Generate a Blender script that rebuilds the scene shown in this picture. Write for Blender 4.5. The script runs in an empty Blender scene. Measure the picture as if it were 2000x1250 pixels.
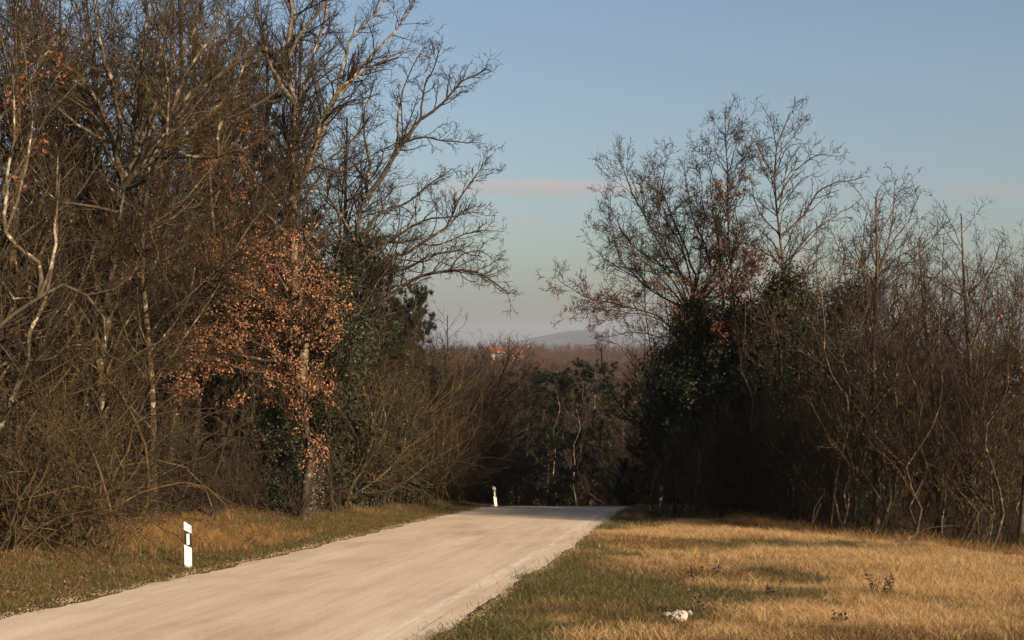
import bpy, math, time
import numpy as np
T0 = time.time()
PI = math.pi
R = math.radians
scene = bpy.context.scene
C = scene.collection

# ------------------------------------------------------------------ camera
FPX = 2778.0                      # focal length in pixels of the 2000 px wide photograph
cam_d = bpy.data.cameras.new('camera')
cam_d.sensor_width = 36.0
cam_d.lens = FPX / 2000 * 36
cam_d.shift_y = (680 - 625) / 2000
cam_d.clip_start = 0.1
cam_d.clip_end = 40000
cam = bpy.data.objects.new('camera', cam_d)
cam.rotation_euler = (PI / 2, 0, 0)
C.objects.link(cam)
scene.camera = cam

# ------------------------------------------------------------------ sky, sun, exposure
SUN_EL = R(21)
SUN_AZ = R(139)                   # clockwise from +Y: behind the camera, to its right
world = bpy.data.worlds.new('World')
scene.world = world
world.use_nodes = True
wn = world.node_tree
bg = wn.nodes['Background']
sky = wn.nodes.new('ShaderNodeTexSky')
sky.sky_type = 'NISHITA'
sky.sun_disc = False
sky.sun_elevation = SUN_EL
sky.sun_rotation = SUN_AZ
sky.altitude = 200
sky.air_density = 1.0
sky.dust_density = 3.0
sky.ozone_density = 1.1
wn.links.new(sky.outputs[0], bg.inputs['Color'])
bg.inputs['Strength'].default_value = 0.048

sd = bpy.data.lights.new('sun', 'SUN')
sd.energy = 4.8
sd.angle = R(0.55)
sd.color = (1.0, 0.77, 0.53)
sun = bpy.data.objects.new('sun', sd)
sun.rotation_euler = (PI / 2 - SUN_EL, 0, PI - SUN_AZ)
C.objects.link(sun)

vs = scene.view_settings
vs.view_transform = 'Standard'
vs.look = 'None'
vs.exposure = 1.35
vs.gamma = 1.0
vs.use_curve_mapping = False
scene.cycles.use_denoising = True
scene.cycles.denoiser = 'OPENIMAGEDENOISE'
scene.cycles.denoising_input_passes = 'RGB_ALBEDO_NORMAL'
scene.cycles.max_bounces = 6
scene.cycles.diffuse_bounces = 3
scene.cycles.transparent_max_bounces = 8
scene.cycles.volume_bounces = 0
scene.cycles.sample_clamp_indirect = 6

# ------------------------------------------------------------------ helpers
def P(u, v, Y):
    """point at depth Y that stands where the photograph shows pixel (u, v)"""
    return np.array([(u - 1000) / FPX * Y, Y, -(v - 680) / FPX * Y])

def hermite(xs, ys):
    xs, ys = np.array(xs, float), np.array(ys, float)
    m = np.gradient(ys, xs)
    def f(x):
        x = np.clip(np.asarray(x, float), xs[0], xs[-1])
        i = np.clip(np.searchsorted(xs, x) - 1, 0, len(xs) - 2)
        h = xs[i + 1] - xs[i]
        t = (x - xs[i]) / h
        return ((2*t**3 - 3*t**2 + 1) * ys[i] + (t**3 - 2*t**2 + t) * h * m[i]
                + (-2*t**3 + 3*t**2) * ys[i+1] + (t**3 - t**2) * h * m[i+1])
    return f

def value_noise(seed, cell):
    tab = np.random.default_rng(seed).random((64, 64))
    def f(x, y):
        x = np.asarray(x, float) / cell + 1000; y = np.asarray(y, float) / cell + 1000
        i, j = np.floor(x).astype(int), np.floor(y).astype(int)
        a, b = x - i, y - j
        a, b = a*a*(3-2*a), b*b*(3-2*b)
        g = lambda p, q: tab[p % 64, q % 64]
        return (g(i,j)*(1-a)*(1-b) + g(i+1,j)*a*(1-b) + g(i,j+1)*(1-a)*b + g(i+1,j+1)*a*b) * 2 - 1
    return f

def sstep(a, b, x):
    t = np.clip((np.asarray(x, float) - a) / (b - a), 0, 1)
    return t*t*(3-2*t)

def mesh(name, V, Q, mats, midx=None, smooth=False):
    """one mesh of quads"""
    me = bpy.data.meshes.new(name)
    V = np.ascontiguousarray(V, np.float32); Q = np.ascontiguousarray(Q, np.int32)
    me.vertices.add(len(V)); me.vertices.foreach_set('co', V.ravel())
    n = Q.shape[1]
    me.loops.add(Q.size); me.loops.foreach_set('vertex_index', Q.ravel())
    me.polygons.add(len(Q))
    me.polygons.foreach_set('loop_start', np.arange(0, Q.size, n, dtype=np.int32))
    for m in (mats if isinstance(mats, (list, tuple)) else [mats]):
        me.materials.append(m)
    if midx is not None:
        me.polygons.foreach_set('material_index', np.asarray(midx, np.int32))
    me.polygons.foreach_set('use_smooth', np.full(len(Q), smooth))
    me.update(calc_edges=True)
    return me

class MB:
    def __init__(s): s.v, s.q, s.m, s.n = [], [], [], 0
    def add(s, V, Q, mi=0):
        V = np.asarray(V, float).reshape(-1, 3); Q = np.asarray(Q, int).reshape(-1, 4)
        s.v.append(V); s.q.append(Q + s.n); s.m.append(np.full(len(Q), mi)); s.n += len(V)
        return s
    def box(s, lo, hi, mi=0):
        x0,y0,z0 = lo; x1,y1,z1 = hi
        V = [(x0,y0,z0),(x1,y0,z0),(x1,y1,z0),(x0,y1,z0),(x0,y0,z1),(x1,y0,z1),(x1,y1,z1),(x0,y1,z1)]
        return s.add(V, [(0,3,2,1),(4,5,6,7),(0,1,5,4),(1,2,6,5),(2,3,7,6),(3,0,4,7)], mi)
    def mesh(s, name, mats, smooth=False):
        return mesh(name, np.concatenate(s.v), np.concatenate(s.q), mats, np.concatenate(s.m), smooth)

def obj(name, me, parent=None, loc=None):
    o = bpy.data.objects.new(name, me)
    if loc is not None: o.location = loc
    if parent is not None: o.parent = parent
    C.objects.link(o)
    return o

def tag(o, label=None, cat=None, group=None, kind=None):
    if label: o['label'] = label
    if cat: o['category'] = cat
    if group: o['group'] = group
    if kind: o['kind'] = kind
    return o

def empty(name, loc):
    o = bpy.data.objects.new(name, None)
    o.location = loc; o.empty_display_size = 0.3
    C.objects.link(o)
    return o

# ------------------------------------------------------------------ materials
def new_mat(name):
    m = bpy.data.materials.new(name); m.use_nodes = True
    nt = m.node_tree; nt.nodes.clear()
    out = nt.nodes.new('ShaderNodeOutputMaterial')
    return m, nt, out

def N(nt, kind, **kw):
    n = nt.nodes.new(kind)
    for k, v in kw.items():
        if k.startswith('i_'): n.inputs[k[2:]].default_value = v
        else: setattr(n, k, v)
    return n

def ramp(nt, src, stops):
    r = nt.nodes.new('ShaderNodeValToRGB')
    el = r.color_ramp.elements
    while len(el) < len(stops): el.new(0.5)
    for e, (p, c) in zip(el, stops):
        e.position = p; e.color = (*c, 1) if len(c) == 3 else c
    nt.links.new(src, r.inputs['Fac'])
    return r.outputs['Color']

def mixc(nt, fac, a, b, mode='MIX'):
    m = nt.nodes.new('ShaderNodeMix'); m.data_type = 'RGBA'; m.blend_type = mode
    L = nt.links.new
    for s, x in ((m.inputs['Factor'], fac), (m.inputs[6], a), (m.inputs[7], b)):
        if hasattr(x, 'links'): L(x, s)
        elif isinstance(x, tuple): s.default_value = (*x, 1)
        else: s.default_value = x
    return m.outputs[2]

def bark_mat(name, base, light, lichen=None, lichen_amt=0.5, scale=6.0, rough=0.9, moss=None):
    m, nt, out = new_mat(name); L = nt.links.new
    tc = N(nt, 'ShaderNodeTexCoord')
    n1 = N(nt, 'ShaderNodeTexNoise', i_Scale=scale, i_Detail=5.0, i_Roughness=0.65)
    L(tc.outputs['Object'], n1.inputs['Vector'])
    col = ramp(nt, n1.outputs['Fac'], [(0.35, base), (0.68, light)])
    info = N(nt, 'ShaderNodeObjectInfo')
    if moss:
        n3 = N(nt, 'ShaderNodeTexNoise', i_Scale=1.3, i_Detail=3.0); L(tc.outputs['Object'], n3.inputs['Vector'])
        f = ramp(nt, n3.outputs['Fac'], [(0.45, (0,0,0)), (0.62, (1,1,1))])
        col = mixc(nt, f, col, moss)
    if lichen:
        n2 = N(nt, 'ShaderNodeTexNoise', i_Scale=scale * 0.55, i_Detail=4.0, i_Roughness=0.6)
        L(tc.outputs['Object'], n2.inputs['Vector'])
        f = ramp(nt, n2.outputs['Fac'], [(0.62 - 0.2*lichen_amt, (0,0,0)), (0.70 - 0.2*lichen_amt, (1,1,1))])
        col = mixc(nt, f, col, lichen)
    hs = N(nt, 'ShaderNodeHueSaturation')
    mr = N(nt, 'ShaderNodeMapRange', i_3=0.75, i_4=1.3) if False else N(nt, 'ShaderNodeMapRange')
    mr.inputs['To Min'].default_value = 0.75; mr.inputs['To Max'].default_value = 1.3
    L(info.outputs['Random'], mr.inputs['Value']); L(mr.outputs[0], hs.inputs['Value']); L(col, hs.inputs['Color'])
    b = N(nt, 'ShaderNodeBsdfPrincipled', i_Roughness=rough)
    b.inputs['Specular IOR Level'].default_value = 0.15
    L(hs.outputs[0], b.inputs['Base Color'])
    bp = N(nt, 'ShaderNodeBump', i_Strength=0.6, i_Distance=0.03); L(n1.outputs['Fac'], bp.inputs['Height']); L(bp.outputs[0], b.inputs['Normal'])
    L(b.outputs[0], out.inputs['Surface'])
    return m

def leaf_mat(name, stops, transl=0.3, rough=0.6, spec=0.2, scale=2.0, island=True):
    m, nt, out = new_mat(name); L = nt.links.new
    geo = N(nt, 'ShaderNodeNewGeometry'); info = N(nt, 'ShaderNodeObjectInfo')
    add = N(nt, 'ShaderNodeMath', operation='ADD'); fr = N(nt, 'ShaderNodeMath', operation='FRACT')
    L(geo.outputs['Random Per Island'], add.inputs[0]); L(info.outputs['Random'], add.inputs[1]); L(add.outputs[0], fr.inputs[0])
    col = ramp(nt, fr.outputs[0], stops)
    b = N(nt, 'ShaderNodeBsdfPrincipled', i_Roughness=rough)
    b.inputs['Specular IOR Level'].default_value = spec
    L(col, b.inputs['Base Color'])
    t = N(nt, 'ShaderNodeBsdfTranslucent'); L(col, t.inputs['Color'])
    mx = N(nt, 'ShaderNodeMixShader', i_Fac=transl)
    L(b.outputs[0], mx.inputs[1]); L(t.outputs[0], mx.inputs[2]); L(mx.outputs[0], out.inputs['Surface'])
    return m

def plain_mat(name, col, rough=0.6, spec=0.3, noise=0.08, scale=8.0):
    m, nt, out = new_mat(name); L = nt.links.new
    tc = N(nt, 'ShaderNodeTexCoord'); n1 = N(nt, 'ShaderNodeTexNoise', i_Scale=scale, i_Detail=4.0)
    L(tc.outputs['Object'], n1.inputs['Vector'])
    a = tuple(c * (1 - noise) for c in col); z = tuple(min(1, c * (1 + noise)) for c in col)
    b = N(nt, 'ShaderNodeBsdfPrincipled', i_Roughness=rough)
    b.inputs['Specular IOR Level'].default_value = spec
    L(ramp(nt, n1.outputs['Fac'], [(0.35, a), (0.65, z)]), b.inputs['Base Color'])
    L(b.outputs[0], out.inputs['Surface'])
    return m

M = {}
M['bark_lichen'] = bark_mat('lichen_bark', (0.0289,0.0224,0.0152), (0.0687,0.0527,0.0339), (0.2023,0.1770,0.1300), 0.34, 6)
M['bark_pale'] = bark_mat('pale_bark', (0.0595,0.0459,0.0314), (0.1360,0.1071,0.0731), (0.2720,0.2295,0.1700), 0.40, 8)
M['bark_dark'] = bark_mat('dark_bark', (0.0181,0.0137,0.0101), (0.0506,0.0382,0.0260), (0.1445,0.1228,0.0867), 0.22, 8)
M['bark_brown'] = bark_mat('brown_bark', (0.0260,0.0188,0.0123), (0.0687,0.0499,0.0325), (0.1590,0.1300,0.0939), 0.2, 9)
M['bark_white'] = bark_mat('white_sapling_bark', (0.12,0.097,0.07), (0.26,0.22,0.165), (0.40,0.35,0.28), 0.35, 9)
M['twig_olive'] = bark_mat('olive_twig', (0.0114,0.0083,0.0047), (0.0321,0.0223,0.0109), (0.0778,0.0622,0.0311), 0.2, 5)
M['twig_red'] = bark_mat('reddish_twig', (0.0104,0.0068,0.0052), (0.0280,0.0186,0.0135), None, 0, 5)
M['twig_shade'] = bark_mat('shade_dark_twig', (0.012,0.009,0.006), (0.034,0.024,0.015), None, 0, 5)  # shade inside the wood put into the twig colour
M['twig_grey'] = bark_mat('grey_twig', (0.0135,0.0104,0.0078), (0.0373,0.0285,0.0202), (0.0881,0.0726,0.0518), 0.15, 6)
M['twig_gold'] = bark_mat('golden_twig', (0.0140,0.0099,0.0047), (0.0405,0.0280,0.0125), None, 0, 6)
M['branch'] = bark_mat('sunlit_colour_branch', (0.0215,0.0153,0.0073), (0.0642,0.0446,0.0208), (0.1163,0.0918,0.0521), 0.12, 6)  # lighter than the twigs: sunlit look of thick branches put into the colour
M['branch_dark'] = bark_mat('dark_branch', (0.0147,0.0104,0.0067), (0.0459,0.0330,0.0208), (0.0918,0.0734,0.0490), 0.12, 6)
M['bark_branch'] = M['branch']
M['leaf_orange'] = leaf_mat('orange_oak_leaf', [(0, (0.055,0.027,0.015)), (0.35, (0.13,0.058,0.028)), (0.75, (0.22,0.108,0.055)), (1, (0.34,0.20,0.12))], 0.22, 0.55, 0.25)
M['leaf_rust'] = leaf_mat('rusty_leaf', [(0, (0.085,0.034,0.017)), (0.6, (0.15,0.06,0.027)), (1, (0.22,0.10,0.045))], 0.25)
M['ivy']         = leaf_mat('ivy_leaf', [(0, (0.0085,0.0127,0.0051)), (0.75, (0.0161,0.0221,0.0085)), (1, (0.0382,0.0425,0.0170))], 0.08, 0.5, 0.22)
M['needle'] = leaf_mat('pine_needle', [(0, (0.009,0.011,0.006)), (1, (0.022,0.024,0.012))], 0.1, 0.55, 0.2)
M['seed_fluff']  = leaf_mat('seed_fluff', [(0, (0.2000,0.1700,0.1300)), (1, (0.3100,0.2750,0.2250))], 0.3)
M['grass_gold'] = leaf_mat('dry_gold_grass', [(0, (0.1674,0.1026,0.0446)), (0.5, (0.3125,0.2030,0.0893)), (1, (0.5021,0.3516,0.1841))], 0.3, 0.6)
M['grass_green'] = leaf_mat('short_green_grass', [(0, (0.0298,0.0323,0.0110)), (0.6, (0.0638,0.0612,0.0213)), (1, (0.1445,0.1062,0.0425))], 0.3, 0.6)
M['grass_brown'] = leaf_mat('brown_grass', [(0, (0.05,0.031,0.014)), (0.6, (0.11,0.067,0.027)), (1, (0.20,0.12,0.049))], 0.3, 0.6)
M['grass_straw'] = leaf_mat('orange_straw', [(0, (0.10,0.055,0.02)), (0.6, (0.20,0.115,0.042)), (1, (0.31,0.19,0.08))], 0.3, 0.6)
M['litter'] = leaf_mat('leaf_litter', [(0, (0.05,0.026,0.014)), (0.7, (0.10,0.05,0.025)), (1, (0.19,0.10,0.052))], 0.15)
M['weed_dark']   = leaf_mat('dark_weed', [(0, (0.035,0.022,0.015)), (1, (0.085,0.055,0.035))], 0.1)
M['stone']       = plain_mat('limestone', (0.40,0.345,0.29), 0.9, 0.1, 0.4, 26)
M['gravel']      = plain_mat('road_gravel', (0.25,0.195,0.14), 0.9, 0.1, 0.3, 20)
M['white_post']  = plain_mat('white_plastic', (0.52,0.51,0.50), 0.45, 0.4, 0.04, 9)
M['black_band']  = plain_mat('black_band', (0.010,0.009,0.009), 0.45, 0.35, 0.1, 9)
M['reflector']   = plain_mat('reflector_white', (0.55,0.53,0.48), 0.25, 0.6, 0.02, 30)
M['plaster']     = plain_mat('white_plaster', (0.33,0.295,0.25), 0.9, 0.1, 0.06, 2)
M['roof_tile'] = plain_mat('orange_roof_tile', (0.155,0.058,0.033), 0.85, 0.1, 0.2, 3)
M['glass']       = plain_mat('dark_window_glass', (0.05,0.055,0.06), 0.1, 0.5, 0.05, 3)
M['far_twig'] = bark_mat('far_twig', (0.035,0.021,0.015), (0.085,0.050,0.036), None, 0, 0.6)
M['wood_pole']   = plain_mat('weathered_pole', (0.22,0.17,0.12), 0.9, 0.1, 0.15, 4)

# ------------------------------------------------------------------ the lie of the land
road_z = hermite([-60,-20,0,20,40,52,60,68,78,92,115,150,210,320,450,600,760,900,1500,3000,9000],
                 [2.46,-0.57,-2.08,-3.59,-5.10,-6.01,-6.68,-7.75,-9.6,-12.2,-15,-18,-21,-20,-15,-9.5,-7.5,-10,-38,-60,-70])
road_c = hermite([-60,0,16,22,31.2,42.8,50.2,57,64,72,82,95,115,140],
                 [-14,-5.9,-3.8,-3.0,-1.7,-0.22,0.78,1.75,2.75,3.6,3.9,2.6,-2.5,-12])
HW = 2.87
nz1, nz2, nz3 = value_noise(11, 3.1), value_noise(12, 0.9), value_noise(13, 45)
edge_left = hermite([0,20,27,35,44,55,62,70,85,110], [-13.5,-10.3,-9.2,-8.8,-8.0,-6.0,-4.0,-2.0,-0.8,-2])
edge_right = lambda Y: np.interp(Y, [0,26,30.5,33,37,46,56,66,80,110], [40,24,17,12.2,8.7,7.6,7.3,7.6,8.5,9])

def ground_z(X, Y):
    X, Y = np.asarray(X, float), np.asarray(Y, float)
    zr = road_z(Y)
    d = X - road_c(np.clip(Y, -60, 140))
    near = 1 - sstep(95, 140, Y)
    el, er = np.clip(-d - HW, 0, 60), np.clip(d - HW, 0, 60)
    bank = 0.16*np.clip(el - 1.0, 0, 4) + 0.03*np.clip(el - 5, 0, 20)
    fall = -0.022*np.clip(er, 0, 30)
    away = np.clip(np.abs(d) - HW - 0.1, 0, 1)
    z = zr + near*(bank + fall) + near*away*(0.11*nz1(X, Y) + 0.035*nz2(X, Y))
    z = z - near*0.07*(1 - sstep(HW - 0.45, HW + 0.12, np.abs(d)))
    far = sstep(110, 320, Y)
    z = z + far*(3.0*nz3(X, Y)) * (1 - sstep(640, 700, Y)) + far*2.0*nz3(X*0.3, Y*0.3)*sstep(640, 700, Y)
    z = z + 6.0*np.exp(-((X + 3)**2 + (Y - 430)**2) / 40**2)
    return z

def ground_at(X, Y): return float(ground_z(X, Y))

# ground sheet
m, nt, out = new_mat('ground_soil'); L = nt.links.new
tc = N(nt, 'ShaderNodeTexCoord')
n1 = N(nt, 'ShaderNodeTexNoise', i_Scale=0.55, i_Detail=8.0, i_Roughness=0.7); L(tc.outputs['Object'], n1.inputs['Vector'])
n2 = N(nt, 'ShaderNodeTexNoise', i_Scale=14.0, i_Detail=5.0, i_Roughness=0.7); L(tc.outputs['Object'], n2.inputs['Vector'])
c1 = ramp(nt, n1.outputs['Fac'], [(0.36, (0.055,0.05,0.02)), (0.5, (0.10,0.075,0.033)), (0.64, (0.16,0.105,0.045))])
c2 = ramp(nt, n2.outputs['Fac'], [(0.3, (0.55,0.5,0.45)), (0.7, (1.25,1.2,1.15))])
b = N(nt, 'ShaderNodeBsdfPrincipled', i_Roughness=0.95); b.inputs['Specular IOR Level'].default_value = 0.05
L(mixc(nt, 1.0, c1, c2, 'MULTIPLY'), b.inputs['Base Color'])
bp = N(nt, 'ShaderNodeBump', i_Strength=0.7, i_Distance=0.05); L(n2.outputs['Fac'], bp.inputs['Height']); L(bp.outputs[0], b.inputs['Normal'])
L(b.outputs[0], out.inputs['Surface'])
M['soil'] = m

def axis(parts):
    return np.unique(np.concatenate([np.arange(a, b, s) for a, b, s in parts]))
gx = axis([(-7000,-1000,600), (-1000,-200,80), (-200,-40,8), (-40,-14,1.0), (-14,16,0.24), (16,40,1.0), (40,200,8), (200,1000,80), (1000,7001,600)])
gy = axis([(-3000,-200,400), (-200,-40,20), (-40,8,2.0), (8,75,0.3), (75,140,1.2), (140,1000,12), (1000,8001,350)])
GX, GY = np.meshgrid(gx, gy)
GZ = ground_z(GX, GY)
nx, ny = len(gx), len(gy)
idx = np.arange(nx*ny).reshape(ny, nx)
Q = np.stack([idx[:-1,:-1], idx[:-1,1:], idx[1:,1:], idx[1:,:-1]], -1).reshape(-1, 4)
ground = obj('ground', mesh('ground', np.stack([GX, GY, GZ], -1).reshape(-1, 3), Q, M['soil'], smooth=True))
tag(ground, kind='structure')

# road: a sheet of pale worn tarmac, crumbled at its edges
m, nt, out = new_mat('pale_road'); L = nt.links.new
uv = N(nt, 'ShaderNodeUVMap'); sep = N(nt, 'ShaderNodeSeparateXYZ'); L(uv.outputs[0], sep.inputs[0])
def mapped(sx, sy, scale, detail, rough=0.6, off=0.0):
    mp = N(nt, 'ShaderNodeMapping'); mp.inputs['Scale'].default_value = (sx, sy, 1); mp.inputs['Location'].default_value = (off, off, 0)
    L(uv.outputs[0], mp.inputs['Vector'])
    t = N(nt, 'ShaderNodeTexNoise', i_Scale=scale, i_Detail=detail, i_Roughness=rough); L(mp.outputs[0], t.inputs['Vector'])
    return t.outputs['Fac']
base = ramp(nt, mapped(1, 0.10, 1.1, 6), [(0.30, (0.43,0.355,0.268)), (0.5, (0.49,0.41,0.315)), (0.72, (0.545,0.46,0.36))])
streak = ramp(nt, mapped(2.2, 0.12, 2.0, 8, 0.75, 7.3), [(0.28, (0.80,0.77,0.74)), (0.55, (1.0,1.0,1.0)), (0.8, (1.07,1.07,1.07))])
fine = ramp(nt, mapped(1, 0.7, 16, 8, 0.85, 3.1), [(0.30, (0.70,0.68,0.66)), (0.5, (1.0,1.0,1.0)), (0.7, (1.10,1.10,1.10))])
patch = ramp(nt, mapped(0.5, 0.25, 0.9, 4, 0.6, 21.0), [(0.33, (0.86,0.81,0.76)), (0.5, (1,1,1))])
col = mixc(nt, 1.0, mixc(nt, 1.0, mixc(nt, 1.0, base, streak, 'MULTIPLY'), fine, 'MULTIPLY'), patch, 'MULTIPLY')
def band(centre, half, soft):
    s = N(nt, 'ShaderNodeMath', operation='SUBTRACT'); L(wob.outputs[0], s.inputs[0]); s.inputs[1].default_value = centre
    a = N(nt, 'ShaderNodeMath', operation='ABSOLUTE'); L(s.outputs[0], a.inputs[0])
    r = N(nt, 'ShaderNodeMapRange'); L(a.outputs[0], r.inputs['Value'])
    for k, vv in (('From Min', half), ('From Max', half + soft), ('To Min', 1.0), ('To Max', 0.0)): r.inputs[k].default_value = vv
    return r.outputs[0]
wob = N(nt, 'ShaderNodeMath', operation='MULTIPLY_ADD'); L(mapped(0.0, 0.5, 1.0, 4), wob.inputs[0]); wob.inputs[1].default_value = 0.16
sb = N(nt, 'ShaderNodeMath', operation='SUBTRACT'); L(sep.outputs[0], sb.inputs[0]); sb.inputs[1].default_value = 0.08; L(sb.outputs[0], wob.inputs[2])
def times(a, k):
    n = N(nt, 'ShaderNodeMath', operation='MULTIPLY'); L(a, n.inputs[0])
    if hasattr(k, 'links'): L(k, n.inputs[1])
    else: n.inputs[1].default_value = k
    return n.outputs[0]
worn = ramp(nt, mapped(3, 0.35, 3.0, 5, 0.7, 11.0), [(0.4, (0,0,0)), (0.6, (1,1,1))])
col = mixc(nt, times(times(band(2.36, 0.05, 0.07), worn), 0.45), col, (0.66,0.64,0.62))       # rubbed-out edge line
col = mixc(nt, times(times(band(2.60, 0.006, 0.014), worn), 0.75), col, (0.20,0.15,0.11))     # crack along the edge
col = mixc(nt, times(band(-0.95, 0.30, 0.5), 0.20), col, (0.33,0.26,0.19))                      # wheel tracks
col = mixc(nt, times(band(1.05, 0.30, 0.5), 0.16), col, (0.33,0.26,0.19))
b = N(nt, 'ShaderNodeBsdfPrincipled', i_Roughness=0.85); b.inputs['Specular IOR Level'].default_value = 0.15
L(col, b.inputs['Base Color'])
bp = N(nt, 'ShaderNodeBump', i_Strength=0.35, i_Distance=0.01); L(mapped(1, 1, 60, 3), bp.inputs['Height']); L(bp.outputs[0], b.inputs['Normal'])
L(b.outputs[0], out.inputs['Surface'])
M['road'] = m
ry = axis([(-45,10,1.0), (10,75,0.2), (75,132,1.0)])
na = 13
en1, en2 = value_noise(21, 1.1), value_noise(22, 0.33)
S = np.linspace(-1, 1, na)
eL = HW + 0.05 + 0.10*en1(ry, 0*ry) + 0.06*en2(ry, 0*ry)
eR = HW + 0.05 + 0.06*en1(ry, 0*ry + 9) + 0.05*en2(ry, 0*ry + 9)
D = np.where(S[None] < 0, S[None]*eL[:,None], S[None]*eR[:,None])
RX = road_c(ry)[:,None] + D
RY = np.repeat(ry[:,None], na, 1)
RZ = road_z(RY) + 0.02 - 0.012*(np.abs(D) > HW - 0.25) - 0.008*D*0
idx = np.arange(len(ry)*na).reshape(len(ry), na)
Q = np.stack([idx[:-1,:-1], idx[:-1,1:], idx[1:,1:], idx[1:,:-1]], -1).reshape(-1, 4)
me = mesh('road', np.stack([RX, RY, RZ], -1).reshape(-1, 3), Q, M['road'], smooth=True)
uvl = me.uv_layers.new(name='UVMap')
uvl.data.foreach_set('uv', np.stack([D.ravel()[Q], RY.ravel()[Q]], -1).astype(np.float32).ravel())
road = obj('road', me)
tag(road, kind='structure')

# ------------------------------------------------------------------ growing trees
def unit(a): return a / np.maximum(np.linalg.norm(a, axis=-1, keepdims=True), 1e-9)

def run(start, d, length, K, wander, up, rng, droop=0.0):
    """N wandering polylines of K points"""
    pts = np.empty((len(start), K, 3)); pts[:,0] = start
    step = (length/(K-1))[:,None]
    d = unit(d)
    for k in range(1, K):
        d = unit(d + wander*rng.normal(size=d.shape) + np.array([0,0,up - droop*k/K]))
        pts[:,k] = pts[:,k-1] + d*step
    return pts

def tubes(mb, pts, rad, S, mi=0):
    n, K, _ = pts.shape
    tan = np.empty_like(pts)
    tan[:,1:-1] = pts[:,2:] - pts[:,:-2]; tan[:,0] = pts[:,1] - pts[:,0]; tan[:,-1] = pts[:,-1] - pts[:,-2]
    tan = unit(tan)
    main = unit(pts[:,-1] - pts[:,0])
    ax = np.where(np.abs(main[:,2:3]) < 0.8, np.array([[0,0,1.0]]), np.array([[1.0,0.2,0]]))
    ref = unit(np.cross(main, ax))[:,None,:]
    n1 = unit(ref - (ref*tan).sum(-1, keepdims=True)*tan)
    n2 = np.cross(tan, n1)
    a = np.arange(S)*2*PI/S
    ring = n1[:,:,None,:]*np.cos(a)[None,None,:,None] + n2[:,:,None,:]*np.sin(a)[None,None,:,None]
    V = pts[:,:,None,:] + ring*rad[:,:,None,None]
    id_ = np.arange(n*K*S).reshape(n, K, S)
    nxt = np.roll(id_, -1, axis=2)
    Qd = np.stack([id_[:,:-1], nxt[:,:-1], nxt[:,1:], id_[:,1:]], -1)
    mb.add(V, Qd, mi)

def lengths(pts): return np.linalg.norm(np.diff(pts, axis=1), axis=-1).sum(1)

def sprout(pts, rad, dens, t0, t1, ang, ratio, rr, K, wander, up, rng, lmin=0.05, lmax=99, droop=0.0, rmin=0.0022, taper=0.6, flat=0.0):
    """side branches off every polyline, DENS per metre"""
    n, Kp, _ = pts.shape
    Ln = lengths(pts)
    cnt = np.maximum(1, (dens*Ln*(t1 - t0) + rng.random(n)).astype(int))
    pi = np.repeat(np.arange(n), cnt)
    t = t0 + (t1 - t0)*rng.random(len(pi))**0.85
    f = t*(Kp-1); i = np.minimum(f.astype(int), Kp-2); w = (f - i)[:,None]
    p = pts[pi,i]*(1-w) + pts[pi,i+1]*w
    pr = rad[pi,i]*(1-w[:,0]) + rad[pi,i+1]*w[:,0]
    tan = unit(pts[pi,i+1] - pts[pi,i])
    rnd = rng.normal(size=p.shape); rnd[:,2] *= (1 - flat)
    perp = unit(rnd - (rnd*tan).sum(-1, keepdims=True)*tan)
    a = np.radians(rng.uniform(ang[0], ang[1], len(pi)))[:,None]
    d = np.cos(a)*tan + np.sin(a)*perp
    ln = np.clip(Ln[pi]*ratio*(1 - taper*t)*rng.uniform(0.55, 1.3, len(pi)), lmin, lmax)
    q = run(p, d, ln, K, wander, up, rng, droop)
    r0 = np.maximum(np.minimum(pr*rr, ln*0.022 + 0.002), rmin)
    r = r0[:,None]*np.linspace(1, 0.38, K)[None]
    return q, np.maximum(r, rmin*0.6)

def spline(pts, K):
    pts = np.asarray(pts, float)
    s = np.concatenate([[0], np.cumsum(np.linalg.norm(np.diff(pts, axis=0), axis=1))])
    t = np.linspace(0, s[-1], K)
    if len(pts) == 2: return np.stack([np.interp(t, s, pts[:,k]) for k in range(3)], -1)
    return np.stack([hermite(s, pts[:,k])(t) for k in range(3)], -1)

def leaves_on(mb, pts, per, size, rng, spread=0.06, t0=0.2, mi=0, hang=0.3):
    n, K, _ = pts.shape
    tot = int(n*per)
    pi = rng.integers(0, n, tot); t = t0 + (1 - t0)*rng.random(tot)
    f = t*(K-1); i = np.minimum(f.astype(int), K-2); w = (f - i)[:,None]
    c = pts[pi,i]*(1-w) + pts[pi,i+1]*w + rng.normal(size=(tot,3))*spread
    quads(mb, c, size, rng, mi, hang)

def quads(mb, c, size, rng, mi=0, hang=0.3, normal=None, aspect=0.6):
    n = len(c)
    ax = unit(rng.normal(size=(n,3)) + np.array([0,0,-hang*2]))
    if normal is None: nb = rng.normal(size=(n,3))
    else: nb = normal + 0.7*rng.normal(size=(n,3))
    if normal is not None: ax = unit(np.cross(nb, rng.normal(size=(n,3))))
    sd_ = unit(np.cross(ax, nb))
    up_ = np.cross(sd_, ax)
    s = (size*rng.uniform(0.6, 1.3, n))[:,None]
    a = c - ax*s*0.5; b_ = c + ax*s*0.55
    l = c + sd_*s*aspect*0.5 + up_*s*0.16; r = c - sd_*s*aspect*0.5 + up_*s*0.16
    V = np.stack([a, l, b_, r], 1)
    mb.add(V, np.arange(n*4).reshape(n, 4), mi)

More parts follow.
